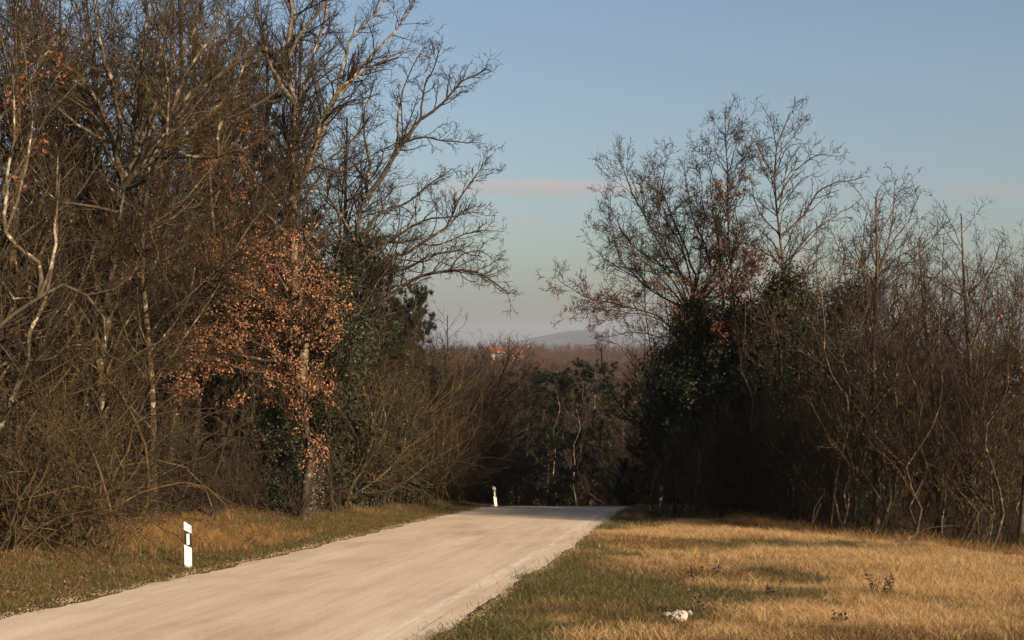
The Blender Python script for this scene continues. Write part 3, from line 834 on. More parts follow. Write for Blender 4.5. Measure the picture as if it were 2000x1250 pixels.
SH = [shrub(331, 3.2, 13, M['twig_olive'], 0.80, 0.75, arch=0.45),
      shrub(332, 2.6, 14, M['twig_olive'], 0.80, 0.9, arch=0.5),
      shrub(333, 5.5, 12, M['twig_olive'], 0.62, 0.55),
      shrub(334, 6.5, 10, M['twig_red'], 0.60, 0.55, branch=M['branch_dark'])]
PN = [pine(351, 12.0, 0.26), pine(352, 9.0, 0.30, clean=0.15), pine(353, 4.0, 0.32, clean=0.05)]
print('kinds', time.time() - T0)

rng = np.random.default_rng(77)
def put(name, parts, X, Y, label, cat, group=None, scale=1.0, rot=None, tilt=None):
    place(name, parts, (X, Y, ground_at(X, Y) - 0.04), label, cat, group,
          rng.random()*2*PI if rot is None else rot, scale, tilt if tilt is not None else (rng.normal()*0.03, rng.normal()*0.03))

# ---- left wood, rows behind the front trees
G_L = 'bare trees standing in the left wood'
for Y in np.arange(30, 82, 2.6):
    e = float(edge_left(Y)); lim = -0.40*Y - 3
    X = e - 2.2
    while X > lim:
        x, y = X + rng.normal()*0.5, Y + rng.normal()*0.6
        k = rng.random()
        u = x/y*FPX + 1000
        tall = 1.0 if u < 620 else np.interp(u, [620, 700, 820, 960, 1050], [0.9, 0.66, 0.60, 0.52, 0.45])
        if not (60 < u < 200 and x < e - 7):
            if k < 0.14: put('rusty_oak', TL[0], x, y, 'small oak with dull rusty leaves deep in the left wood', 'tree', 'rusty oaks in the left wood', tall*rng.uniform(0.85, 1.15))
            else:
                j = rng.integers(0, 4)
                look = ['bare brown tree with dark trunk', 'bare olive-twigged tree leaning right', 'tall bare tree leaning slightly left', 'small grey-twigged bare tree'][j]
                spot = 'edging' if x > e - 4 else ('amid' if x > e - 9 else 'deep in')
                where = 'left wood behind the front thicket' if u < 300 else ('left wood behind the orange oak' if u < 640 else 'left wood behind verge shrubs')
                put('bare_tree', TB[j], x, y, f'{look} {spot} {where}', 'tree', G_L, tall*rng.uniform(0.8, 1.12))
        X -= rng.uniform(2.2, 3.4)
for u, Y, s_, j in [(-10,33,1.0,1),(60,36,1.05,1),(120,40,1.15,0),(330,43,1.15,1),(390,46,1.25,0),(450,47,1.2,1),(300,46,1.3,2),(505,48,1.25,0),(520,49,1.3,2),(640,52,1.1,0)]:
    put('bare_tree', TB[j], *P(u, 0, Y)[:2], 'bare tree ' + {-10:'cut off by the left picture edge', 60:'rising behind the lichen-grey tree', 120:'rising left of the dense lichen-spotted tree', 330:'rising right of the lichen-spotted fork', 390:'rising midway between the fork and the pale trunk', 450:'rising left of the dark pine', 300:'rising behind the lichen-spotted fork', 505:'rising just left of the pale trunk', 520:'rising tall behind the pale trunk', 640:'rising right of the pale trunk'}[u], 'tree', G_L, s_)
for u, Y, s_, lab in [(130,35.5,1.12,'fine-twigged olive tree filling the crown left of the lichen-spotted fork'), (215,37,1.22,'fine-twigged olive tree straight behind the lichen-spotted fork'), (300,36,1.12,'fine-twigged olive tree right behind the lichen-spotted fork'),
                      (375,43,1.25,'fine-twigged olive tree above the dark gap'), (445,46,1.3,'fine-twigged olive tree above the left half of the orange oak'), (530,48,1.35,'fine-twigged olive tree beside the pale trunk'), (40,34,1.1,'fine-twigged olive tree at the upper left corner'), (660,54,1.1,'fine-twigged tree behind the spreading tree')]:
    put('fine_twigged_tree', TF, *P(u, 0, Y)[:2], lab, 'tree', None, s_)
# far-left tree with dull reddish leaves
put('rusty_oak', TL[2], *P(18, 0, 31)[:2], 'tall oak with dull reddish leaves at the top left corner', 'tree', None, 1.30, 0.4)
put('rusty_oak', TL[2], *P(90, 0, 37)[:2], 'oak with dull reddish leaves behind the lichen-grey tree', 'tree', None, 1.25, 2.4)
put('rusty_oak', TL[2], *P(330, 0, 39.5)[:2], 'oak with rusty leaves in the gap behind the dense lichen-spotted tree', 'tree', None, 0.85, 4.0)
put('rusty_oak', TL[2], *P(440, 0, 43)[:2], 'oak with sparse rusty leaves left of the orange-leaved oak', 'tree', None, 1.0, 1.4)
# pines
put('pine_tree', PN[0], *P(492, 0, 50)[:2], 'dark pine showing between the dense tree and the pale trunk', 'tree', None, 1.25)
put('pine_tree', PN[0], *P(612, 0, 54)[:2], 'dark pine just right of the pale trunk', 'tree', None, 0.95)
put('pine_tree', PN[1], *P(716, 0, 55)[:2], 'dark pine behind the spreading ivy-trunked tree', 'tree', None, 1.15)
put('pine_tree', PN[1], *P(790, 0, 58)[:2], 'small dark pine at the right end of the left wood', 'tree', None, 0.92)
put('pine_tree', PN[1], *P(822, 0, 58)[:2], 'young green pine above the roadside shrubs', 'tree', None, (0.7,0.7,0.98))
# ---- left thicket at the front
G_T = 'twiggy shrubs of the front left thicket'
for u, Y, s, j in [(15,25.5,1.15,0),(70,26,1.2,0),(130,26.5,1.15,1),(180,27.2,1.1,0),(30,28,1.35,1),(100,28.5,1.5,0),(165,29,1.45,0),(-20,26.5,1.4,1),(195,28,0.9,1),(-50,29,1.8,0),(60,31,1.9,0),(150,32,1.7,0)]:
    put('tangled_shrub', SH[j], *P(u, 0, Y)[:2], ('large ' if s > 1.3 else 'small ') + ('arching' if j == 0 else 'spreading') + ' olive shrub in the left thicket, ' + ('cut by the picture edge' if u < 25 else ('below the arching limb' if u < 115 else 'beside the dark gap')), 'shrub', G_T, s)
# ---- saplings and shrubs along the left edge, between the orange oak and the second post
G_S = 'bare shrubs lining the left verge'
for k in range(46):
    u = 640 + (350 if k % 2 == 0 else 285)*(k + rng.random())/46
    Y = np.interp(u, [640, 720, 800, 880, 950], [46, 51, 56, 62, 69]) + rng.normal()*0.9 + (0 if k % 2 else 2.4)
    j = 2 + rng.integers(0, 2)
    topv = np.interp(u, [640, 760, 830, 900, 960, 1000], [560, 575, 572, 604, 655, 705]) + abs(rng.normal())*45
    xx = (u - 1000)/FPX*Y
    h = (-(topv - 680)/FPX*Y - ground_at(xx, Y))/(5.6, 6.6)[j - 2]
    put('bare_shrub', SH[j], *P(u, 0, Y)[:2], ('tall olive-twigged shrub ' if j == 2 else 'tall reddish-twigged shrub ') + ('behind the ivy trunks of the left verge' if u < 740 else ('on the left verge below the reaching limbs' if u < 860 else 'on the left verge by the leaning post')) + (', front row' if k % 2 else ', second row'), 'shrub', G_S, h)
for k in range(12):
    u = 660 + 300*rng.random(); Y = np.interp(u, [640, 720, 800, 880, 950], [45, 50, 54, 59, 66])
    put('bare_sapling', SP[[1,3,4][k % 3]], *P(u, 0, Y)[:2], ['brown sapling leaning right', 'straight tall sapling', 'pale sapling leaning far right'][k % 3] + ' among the left verge shrubs ' + ('by the ivy trunks' if u < 740 else ('below the reaching limbs' if u < 860 else 'by the leaning post')), 'sapling', 'saplings on the left verge', rng.uniform(0.75, 1.05))
# low brush in the dark gap and along the foot of the left wood, shade put into its colour
for k in range(44):
    u = 215 + 480*(k + rng.random())/44
    Y = np.interp(u, [215, 330, 450, 560, 640, 700], [33, 38, 40.5, 42.5, 46, 49]) + rng.normal()*0.5 - 0.6*(k % 2)
    put('low_brush', SHD[k % 2], *P(u, 0, Y)[:2], ('arching' if k % 2 == 0 else 'upright') + ' low shade-coloured brush ' + ('in the dark gap behind the nearest post' if u < 330 else ('on the verge left of the orange oak' if u < 570 else 'on the verge right of the orange oak')), 'shrub', 'low brush at the foot of the left wood', rng.uniform(0.5, 1.1))
for u, Y, s_ in [(345,44,2.3),(395,45,2.4),(440,46,2.4),(485,47,2.4),(530,47.5,2.3),(300,41,2.2),(235,34,1.5),(275,35.5,1.7),(320,37,1.6),(360,37.5,1.5),(410,40,1.2),(455,41,1.0),(500,41.5,0.95),(575,40.2,0.75)]:  # dark filler, shade in its colour, put in to darken the gap
    put('shade_filler_brush', SHD[0], *P(u, 0, Y)[:2], 'added tall shade-coloured brush ' + {345:'behind the dark gap, left part', 395:'behind the dark gap, right part', 440:'behind the left leaves of the orange oak', 485:'behind the middle of the orange oak', 530:'behind the trunk of the orange oak', 300:'deep in the dark gap', 235:'in the gap beside the left thicket', 275:'in the middle of the dark gap', 320:'behind the nearest roadside post', 360:'just right of the nearest roadside post', 410:'well left of the orange oak', 455:'close to the left of the orange oak', 500:'under the left leaves of the orange oak', 575:'right at the foot of the orange oak'}[u], 'shrub', None, s_)
# ivy-covered stumps and a seed-fluffed stem
def ivy_column(seed, H, Rr, n, fluff=False):
    rg = np.random.default_rng(seed)
    p = spline([np.zeros(3), np.array([0.1, 0, H*0.5]), np.array([0.25, 0.1, H])], 8)
    mb = MB(); tubes(mb, p[None], (0.09*np.linspace(1, 0.4, 8))[None], 7)
    iv = ivy_on(p, lambda t: Rr*(0.7 + 0.5*math.sin(3.0*t)) if not fluff else Rr, n, 0.10 if not fluff else 0.04, rg)
    return [('trunk', mb.mesh('trunk', M['bark_dark'], True)), ('ivy' if not fluff else 'seed_heads', iv.mesh('ivy', M['ivy'] if not fluff else M['seed_fluff']))]
IC = [ivy_column(361, 7.5, 1.0, 12000), ivy_column(362, 4.0, 1.0, 8000)]
IM = ivy_column(364, 4.2, 1.5, 12000)
for (u, Y, s, j, lab) in [(668,47,1.0,0,'ivy-clad trunk to the right of the orange-leaved oak'), (735,51.5,0.9,0,'ivy-clad trunk below the spreading limbs'),
                     (640,46.5,0.8,1,'short ivy-clad stump at the foot of the orange-leaved oak'), (548,42,0.75,1,'low ivy-clad stump left of the orange-leaved oak'), (770,54,0.9,1,'short ivy-clad stump among the left verge shrubs'),
                     (1322,65,0.8,0,'ivy-clad trunk nearest the road on the right'), (1350,63.5,1.2,1,'short ivy-clad trunk close behind the right-hand post'),
                     (1480,53.5,0.8,0,'ivy-clad trunk between the slender tree and the pod tree'), (1610,49,0.8,0,'ivy-clad trunk at the right end of the ivy group'), (1392,59.5,1.2,1,'short ivy-clad trunk under the fanning tree')]:
    put('ivy_clad_trunk', IC[j], *P(u, 0, Y)[:2], lab, 'ivy trunk', None, s)
for u, Y, s_, lab in [(1425,58,1.15,'broad ivy mound under the fanning crown'), (1462,60,1.2,'broad ivy mound at the foot of the slender tree'), (1512,57.5,1.2,'broad ivy mound left of the pod tree foot'), (1592,55,1.2,'broad ivy mound right of the pod tree foot'), (1635,47.5,1.05,'broad ivy mound at the right end of the ivy group')]:
    put('ivy_mound', IM, *P(u, 0, Y)[:2], lab, 'ivy mound', None, s_)
for u, Y, w_, h_, lab in [(1368,62,1.25,1.6,'tall ivy mound under the left side of the fanning crown'), (1425,56.5,1.35,1.7,'tall ivy mound between the fanning and the slender tree'), (1500,55.5,1.25,1.5,'tall ivy mound between the slender tree and the pod tree'), (1585,53.5,1.3,1.45,'tall ivy mound right behind the pod tree')]:
    put('ivy_mound', IM, *P(u, 0, Y)[:2], lab, 'ivy mound', None, (w_, w_, h_))
put('clematis_stem', ivy_column(363, 1.1, 0.16, 1500, True), *P(598, 0, 42.6)[:2], 'stem wrapped in cream seed fluff at the foot of the orange oak', 'climber')

# ---- the hollow beyond the crest
G_H = 'bare trees in the hollow beyond the crest'
for k in range(95):
    Y = 78 + 75*rng.random()**0.9
    u = 940 + 430*rng.random()
    X = (u - 1000)/FPX*Y
    if abs(X - float(road_c(min(Y, 140)))) < HW + 0.6 and Y < 118: continue
    if 1070 < u < 1230 and Y < 100 and rng.random() < 0.25: continue
    topv = 722 + 60*rng.random() + 40*max(0, (1000 - u)/60)
    h = -(topv - 680)/FPX*Y - ground_at(X, Y)
    j = rng.integers(0, 4); Hj = [12.5, 11.5, 13.0, 9.0][j]
    if u > 1110 and Y < 100 and rng.random() < 0.6:
        put('bare_shrub', SH[2 + rng.integers(0, 2)], X, Y, 'brown multi-stemmed shrub in the sunny wall beyond the crest', 'shrub', 'shrubs beyond the crest', min(1.6, h/7.0))
    else:
        look = ['bare brown tree with dark trunk', 'olive-twigged bare tree leaning right', 'dark-trunked bare tree leaning slightly left', 'small grey-twigged bare tree'][j]
        where = 'left side' if u < 1070 else ('middle' if u < 1220 else 'right side')
        put('bare_tree', TB[j], X, Y, f'{look}, {where} of the hollow, {"front" if Y < 100 else "back"} rows', 'tree', G_H, np.clip(h/Hj, 0.5, 1.35))
for u, Y, topv, lab in [(1150,108,704,'round-topped dark pine in the middle of the hollow'), (1098,110,724,'dark pine to the left of the round-topped pine'),
                        (1040,114,720,'dark pine below the far house'), (1225,104,760,'low dark pine at the right of the hollow')]:
    X = (u-1000)/FPX*Y
    h = -(topv - 680)/FPX*Y - ground_at(X, Y)
    put('pine_tree', PN[1], X, Y, lab, 'tree', None, (h/9.0*1.35, h/9.0*1.35, h/9.0))
for u, Y, topv, lab in [(1010,84,800,'lowest pine added to darken the shaded gap past the left post'), (960,82,770,'pine added to darken the hollow behind the left verge shrubs'), (1062,86,830,'short dark pine in the black middle of the hollow')]:  # extra pines set here to darken the hollow
    X = (u-1000)/FPX*Y
    h = -(topv - 680)/FPX*Y - ground_at(X, Y)
    put('pine_tree', PN[1], X, Y, lab, 'tree', None, (h/9.0*1.3, h/9.0*1.3, h/9.0))
for k in range(9):  # unseen pines added to block the sun and darken the hollow
    Y = 62 + 18*rng.random(); X = 8.2 + 5.5*rng.random()
    put('pine_tree', PN[1], X, Y, 'hidden pine added behind the ivy-covered trees to shade the hollow', 'tree', 'added pines shading the hollow', rng.uniform(0.85, 1.1))
for k in range(30):
    u = 1105 + 245*(k + rng.random())/30; Y = 77 + 13*rng.random()
    X = (u-1000)/FPX*Y
    if abs(X - float(road_c(Y))) < HW + 0.5: X = float(road_c(Y)) + HW + 0.6 + rng.random()
    topv = 760 + 110*rng.random()
    j = 2 + k % 2
    h = (-(topv - 680)/FPX*Y - ground_at(X, Y))/(5.6, 6.6)[j-2]
    put('bare_shrub', SH[j], X, Y, 'brown multi-stemmed shrub in the sunny wall beyond the crest', 'shrub', 'shrubs beyond the crest', (h*0.85, h*0.85, h))
put('juniper_bush', PN[2], *P(1232, 0, 72)[:2], 'low dark evergreen bush beyond the crest by the right-hand post', 'shrub', None, 0.9)
for u, Y, s, j, lab in [(1078,92,1.5,4,'forked white sapling rising clear in the middle of the hollow'), (1118,95,1.35,4,'white sapling with a low fork right of the clear forked one'), (1040,95,1.3,1,'pale thin sapling left of the clear forked one'),
                        (1240,82,1.25,4,'pale thin stem in front of the sunny wall beyond the crest'), (1275,80,1.15,1,'pale thin stem at the right of the sunny wall'), (1195,84,1.1,4,'pale thin stem at the left of the sunny wall'), (1310,76,0.95,4,'pale stem close to the ivy trees beyond the crest')]:
    put('white_sapling', SW if j == 4 else SP[j], *P(u, 0, Y)[:2], lab, 'sapling', None, s, 2.0 + rng.normal()*0.3)

# ---- right thicket
G_R = 'thin stems of the right thicket'
for k in range(270):
    Y = 34 + 34*rng.random()**1.25
    e = float(edge_right(Y))
    X = e + 0.4 + 13*rng.random()**1.3
    kq = (X - 5.85)*0.656 - (Y - 55.6)*0.755
    if kq > 0 and abs((X - 5.85)*0.755 + (Y - 55.6)*0.656) < 1.2: continue
    kq = (X + 0.7)*0.656 - (Y - 60.5)*0.755
    if kq > 0 and abs((X + 0.7)*0.755 + (Y - 60.5)*0.656) < 0.9: continue
    if Y < 47 and X > e + 2.0 and rng.random() < 0.55: continue
    if X > 0.385*Y + 1 or (48 < Y < 61 and X < 9.6): continue
    u = X/Y*FPX + 1000
    topv = (560 if u < 1640 else np.interp(u, [1640, 1750, 1850, 1930, 2000], [430, 420, 500, 470, 500])) + abs(rng.normal())*110
    h = -(topv - 680)/FPX*Y - ground_at(X, Y)
    j = rng.integers(0, 5); Hj = [6.0, 7.5, 5.0, 8.0, 6.5][j]
    look = ['thin brown stem leaning slightly right', 'tall brown stem leaning right', 'short golden-twigged stem leaning left', 'tall straight stem', 'stem leaning far right'][j]
    spot = 'fronting' if X < e + 2.0 else ('amid' if X < e + 6 else 'deep in')
    where = 'the thicket below the ivy trees' if u < 1640 else ('the thicket below the leaning tree' if u < 1800 else 'the thicket at the right edge')
    put('thin_sapling', SP[j], X, Y, f'{look} {spot} {where}', 'sapling', G_R, np.clip(h/Hj, 0.5, 1.45), rng.normal()*0.9)
for k in range(60):
    Y = 36 + 36*rng.random(); e = float(edge_right(Y)); X = e + 2.5 + 12*rng.random()
    if X > 0.39*Y + 1 or (Y < 48 and rng.random() < 0.6): continue
    put('bare_shrub', SH[2 + rng.integers(0, 2)], X, Y, f'{"low" if k % 2 else "tall"} bare shrub ' + ('behind the ivy trees' if X/Y < 0.23 else ('behind the leaning tree' if X/Y < 0.29 else 'at the right edge')) + (' in the front' if X < e + 6 else ' in the depth') + ' of the right thicket', 'shrub', 'shrubs of the right thicket', rng.uniform(0.5, 0.72) if k % 2 else rng.uniform(0.72, 0.98))
for u, Y, s, j, lab in [(1712,41,1.08,3,'bare tree with upright crown right of the leaning tree'), (1905,39,1.0,3,'slim straight bare tree near the right edge'), (1840,40,0.95,3,'thin bare tree left of the slim straight one')]:
    put('bare_tree', TB[j], *P(u, 0, Y)[:2], lab, 'tree', None, s*1.0)
for k in range(16):
    u = 1290 + 360*(k + rng.random())/16; Y = 47.5 - 5.0*max(0, (u - 1480)/170) + rng.normal()*0.4
    put('bare_shrub', SH[2 + k % 2], *P(u, 0, Y)[:2], ('olive-twigged' if k % 2 == 0 else 'reddish-twigged') + ' shrub in front of ' + ('the fanning tree' if u < 1400 else ('the slender upright tree' if u < 1500 else 'the leaning tree')), 'shrub', 'shrubs before the ivy trees', rng.uniform(0.45, 0.72))
for u, Y, s_, lab in [(1362,59.5,1.16,'fine-twigged multi-stemmed tree filling the fanning crown'), (1292,61,1.02,'fine-twigged multi-stemmed tree at the road side of the fanning tree'), (1495,61,1.0,'fine-twigged multi-stemmed tree behind the slender upright tree'), (1415,61,1.22,'fine-twigged multi-stemmed tree deep between the fanning and the slender tree'), (1590,52,0.85,'fine-twigged multi-stemmed tree right of the pod tree'),
                      (1735,49,0.95,'fine-twigged multi-stemmed tree below the leaning crown'), (1900,42,0.74,'fine-twigged multi-stemmed tree by the slim straight tree')]:
    put('multi_stemmed_tree', MF, *P(u, 0, Y)[:2], lab, 'tree', None, s_)
for k in range(14):
    u = 1385 + 240*(k + rng.random())/14; Y = np.interp(u, [1385, 1500, 1625], [50, 46.5, 42]) + rng.normal()*0.3
    put('thin_sapling', SP[k % 5], *P(u, 0, Y)[:2], ['brown stem leaning slightly right', 'tall brown stem leaning right', 'golden-twigged stem leaning left', 'straight stem', 'stem leaning far right'][k % 5] + ' standing before the ivy ' + ('mound' if u < 1500 else 'of the leaning tree'), 'sapling', 'stems before the ivy', rng.uniform(0.55, 0.85))
put('orange_oak', TL[1], *P(1992, 0, 37)[:2], 'small oak with orange leaves at the right edge', 'tree', None, 1.18)
put('rusty_oak', TL[2], *P(1425, 0, 58)[:2], 'rusty-leaved oak filling the middle of the right-hand crowns', 'tree', None, 1.14, 2.0)
put('rusty_oak', TL[0], *P(1490, 0, 56)[:2], 'rusty-leaved oak behind the slender upright tree', 'tree', None, 1.1)
for k in range(16):
    Y = 58 + 30*rng.random(); X = float(edge_right(Y)) + 1.5 + 22*rng.random()
    if X > 0.40*Y: continue
    put('bare_tree', TB[3], X, Y, 'bare tree deep behind the right thicket', 'tree', 'bare trees behind the right thicket', rng.uniform(0.6, 0.85))
print('placed', time.time() - T0)

# ------------------------------------------------------------------ scattered ground cover
def scatter(name, protos, pts, scl, label, cat, seed, tilt=0.12):
    rg = np.random.default_rng(seed)
    n = len(pts)
    me_ = bpy.data.meshes.new(name)
    me_.vertices.add(n); me_.vertices.foreach_set('co', np.ascontiguousarray(pts, np.float32).ravel())
    rot = np.stack([rg.normal(size=n)*tilt, rg.normal(size=n)*tilt, rg.random(n)*2*PI], -1)
    for an, ty, arr in (('spin', 'FLOAT_VECTOR', rot), ('size', 'FLOAT_VECTOR', np.repeat(np.asarray(scl)[:,None], 3, 1) if np.ndim(scl) == 1 else scl)):
        a = me_.attributes.new(an, ty, 'POINT'); a.data.foreach_set('vector', np.ascontiguousarray(arr, np.float32).ravel())
    a = me_.attributes.new('pick', 'INT', 'POINT'); a.data.foreach_set('value', rg.integers(0, len(protos), n).astype(np.int32))
    o = obj(name, me_)
    ng = bpy.data.node_groups.new(name + '_scatter', 'GeometryNodeTree')
    ng.interface.new_socket('Geometry', in_out='INPUT', socket_type='NodeSocketGeometry')
    ng.interface.new_socket('Geometry', in_out='OUTPUT', socket_type='NodeSocketGeometry')
    gi, go = ng.nodes.new('NodeGroupInput'), ng.nodes.new('NodeGroupOutput')
    iop = ng.nodes.new('GeometryNodeInstanceOnPoints'); iop.inputs['Pick Instance'].default_value = True
    g2i = ng.nodes.new('GeometryNodeGeometryToInstance')
    for k, pm in enumerate(protos):
        po = bpy.data.objects.new(name + '_piece', pm)
        oi = ng.nodes.new('GeometryNodeObjectInfo'); oi.inputs['Object'].default_value = po
        ng.links.new(oi.outputs['Geometry'], g2i.inputs[0])
    def na_(nm, ty):
        q = ng.nodes.new('GeometryNodeInputNamedAttribute'); q.data_type = ty; q.inputs['Name'].default_value = nm
        return q.outputs['Attribute']
    e2r = ng.nodes.new('FunctionNodeEulerToRotation')
    ng.links.new(na_('spin', 'FLOAT_VECTOR'), e2r.inputs[0])
    ng.links.new(gi.outputs[0], iop.inputs['Points']); ng.links.new(g2i.outputs[0], iop.inputs['Instance'])
    ng.links.new(na_('pick', 'INT'), iop.inputs['Instance Index'])
    ng.links.new(e2r.outputs[0], iop.inputs['Rotation']); ng.links.new(na_('size', 'FLOAT_VECTOR'), iop.inputs['Scale'])
    ng.links.new(iop.outputs[0], go.inputs[0])
    md = o.modifiers.new('scatter', 'NODES'); md.node_group = ng
    tag(o, label, cat, None, 'stuff')
    return o

def tuft(seed, n, H, rad, width, mat, lean=0.5, flop=0.5):
    rg = np.random.default_rng(seed)
    c = np.concatenate([rg.normal(size=(n,2))*rad, np.full((n,1), -0.02)], 1)
    a = rg.random(n)*2*PI
    d = unit(np.stack([np.cos(a)*lean*rg.random(n), np.sin(a)*lean*rg.random(n), np.ones(n)], -1))
    h = (H*rg.uniform(0.45, 1.15, n))[:,None]
    s = unit(np.cross(d, rg.normal(size=(n,3))))*width*0.5
    mid_ = c + d*h*0.55
    tip = mid_ + unit(d + np.stack([np.cos(a)*flop, np.sin(a)*flop, 0*a - flop*0.5], -1))*h*0.5
    V = np.stack([c - s, c + s, mid_ + s*0.8, mid_ - s*0.8, tip + s*0.15, tip - s*0.15], 1)
    q = np.arange(n)[:,None]*6
    Qd = np.concatenate([q + np.array([[0,1,2,3]]), q + np.array([[3,2,4,5]])], 0)
    return mesh('tuft', V.reshape(-1,3), Qd, mat)

gn1, gn2, gn3 = value_noise(41, 2.6), value_noise(42, 0.8), value_noise(43, 6.0)
rg = np.random.default_rng(5)
def field(n, x0, x1, y0, y1, power=1.0):
    """points over an area, thicker towards the camera"""
    X = rg.uniform(x0, x1, n); Y = y0 + (y1 - y0)*rg.random(n)**power
    return X, Y
# right meadow
X, Y = field(190000, -3, 24, 11, 62, 1.35)
d = X - road_c(Y); er = d - HW
bare = (np.abs(X - 2.02) < 0.26) & (Y > 16.2) & (Y < 17.75)
inside = ~bare & (er > 0.30 + 0.22*gn2(X, Y)) & (X < edge_right(Y) + 1.2) & (X < 0.40*Y + 3)
X, Y, er = X[inside], Y[inside], er[inside]
green = 0.9*gn1(X, Y*0.7) + 0.35*gn2(X, Y) + 0.5*gn3(X, Y) + 1.1*np.exp(-er/0.6) + 0.03 + 0.5*sstep(3.0, 0.0, np.abs(Y - 16.5))*sstep(3.2, 1.8, X)
Z = ground_z(X, Y)
pts = np.stack([X, Y, Z], -1)
pg = 1/(1 + np.exp(-(green - 0.34)/0.10))
u_ = rg.random(len(X))
gm = u_ < pg
bw = (~gm) & (rg.random(len(X)) < np.clip(0.42 + 1.5*gn1(X*0.8 + 30, Y*0.8) + 0.6*gn3(X, Y + 9) + 0.25*gn2(X, Y) + 0.30*sstep(4, 10, X) + 0.35*sstep(2.5, 0, edge_right(Y) - X), 0.04, 0.92))  # patchy brown grass, its share raised to the right to imitate shade
st = ~gm & ~bw
shr = 0.8 + 0.35*gn1(X + 50, Y)
scatter('dry_grass', [tuft(401+k, 44, 0.17, 0.13, 0.0045, M['grass_gold'], 0.8, 0.5) for k in range(4)], pts[st], (shr*rg.uniform(0.6, 1.25, len(X)))[st],
        'golden dry grass covering the meadow right of the road', 'grass', 1)
scatter('brown_grass', [tuft(405+k, 40, 0.12, 0.13, 0.0045, M['grass_brown'], 0.9, 0.6) for k in range(3)], pts[bw], rg.uniform(0.6, 1.3, bw.sum()),
        'brown withered grass in the right meadow, thicker rightward in place of shade', 'grass', 10)
scatter('green_grass', [tuft(411+k, 40, 0.095, 0.12, 0.005, M['grass_green'], 0.9, 0.6) for k in range(3)], pts[gm], (rg.uniform(0.7, 1.4, len(X)))[gm],
        'short green grass in patches and along the right road edge', 'grass', 2)
cl = st & (gn1(X*1.1 + 7, Y*1.1) + 0.6*gn2(X + 3, Y) > 0.45) & (rg.random(len(X)) < 0.22)
scatter('tall_dry_grass', [tuft(415+k, 40, 0.33, 0.10, 0.005, M['grass_gold'], 0.9, 0.7) for k in range(3)], pts[cl], rg.uniform(0.5, 1.1, cl.sum()),
        'taller tufts of straw-coloured grass standing out of the meadow', 'grass', 11)
X2, Y2 = field(5200, 5, 16, 30, 60)
k2 = (Y2 < 53) & (X2 > edge_right(Y2) - 1.0 + 0.8*gn1(X2, Y2)) & (X2 < edge_right(Y2) + 0.9) & (X2 < 0.4*Y2)
scatter('edge_grass', [tuft(418+k, 30, 0.42, 0.12, 0.006, M['grass_straw'], 0.7, 0.6) for k in range(3)], np.stack([X2, Y2, ground_z(X2, Y2)], -1)[k2], rg.uniform(0.5, 1.15, k2.sum()),
        'rough orange grass along the foot of the right thicket', 'grass', 12)
# left verge
X, Y = field(90000, -24, 4, 13, 72, 1.2)
d = X - road_c(Y); el = -d - HW
inside = (el > 0.20 + 0.15*gn2(X, Y)) & (X > edge_left(Y) - 1.8) & (X > -0.40*Y - 3)
X, Y, el = X[inside], Y[inside], el[inside]
Z = ground_z(X, Y); pts = np.stack([X, Y, Z], -1)
edge_d = X - edge_left(Y)
tall = (gn1(X, Y) + 0.5*gn3(X, Y) + 0.35*rg.normal(size=len(X)) > 0.80 - 0.35*sstep(2.5, 0.5, edge_d)) & (el > 1.2) & (rg.random(len(X)) < 0.6)
scatter('verge_grass', [tuft(421+k, 28, 0.10, 0.10, 0.007, M['grass_green'], 0.9, 0.6) for k in range(2)] + [tuft(424, 18, 0.10, 0.10, 0.009, M['litter'], 1.3, 0.9)], pts[~tall], rg.uniform(0.6, 1.3, (~tall).sum()),
        'short olive grass and litter on the verge left of the road', 'grass', 3)
scatter('tall_verge_grass', [tuft(431+k, 26, 0.27, 0.12, 0.005, M['grass_straw'], 0.6, 0.5) for k in range(3)], pts[tall], rg.uniform(0.45, 1.05, tall.sum()),
        'tall orange-brown dead grass at the foot of the left wood', 'grass', 4)
# fallen leaves
def leaf_patch(seed):
    r_ = np.random.default_rng(seed); mb = MB()
    c = np.concatenate([r_.normal(size=(14,2))*0.35, r_.uniform(0.01, 0.07, (14,1))], 1)
    quads(mb, c, 0.042, r_, 0, 0.0, normal=np.tile([0,0,1.0], (14,1)))
    return mb.mesh('leaf_patch', M['litter'])
X, Y = field(9000, -22, 26, 16, 75)
keep = ((X < road_c(Y) - HW - 0.9) & (X > edge_left(Y) - 4) & (X < edge_left(Y) + 3)) | ((X > edge_right(Y) - 1.2) & (X < edge_right(Y) + 4))
X, Y = X[keep], Y[keep]
scatter('fallen_leaves', [leaf_patch(441), leaf_patch(442)], np.stack([X, Y, ground_z(X, Y)], -1), rg.uniform(0.7, 1.2, len(X)), 'brown fallen leaves along the foot of both woods', 'leaves', 5, 0.05)
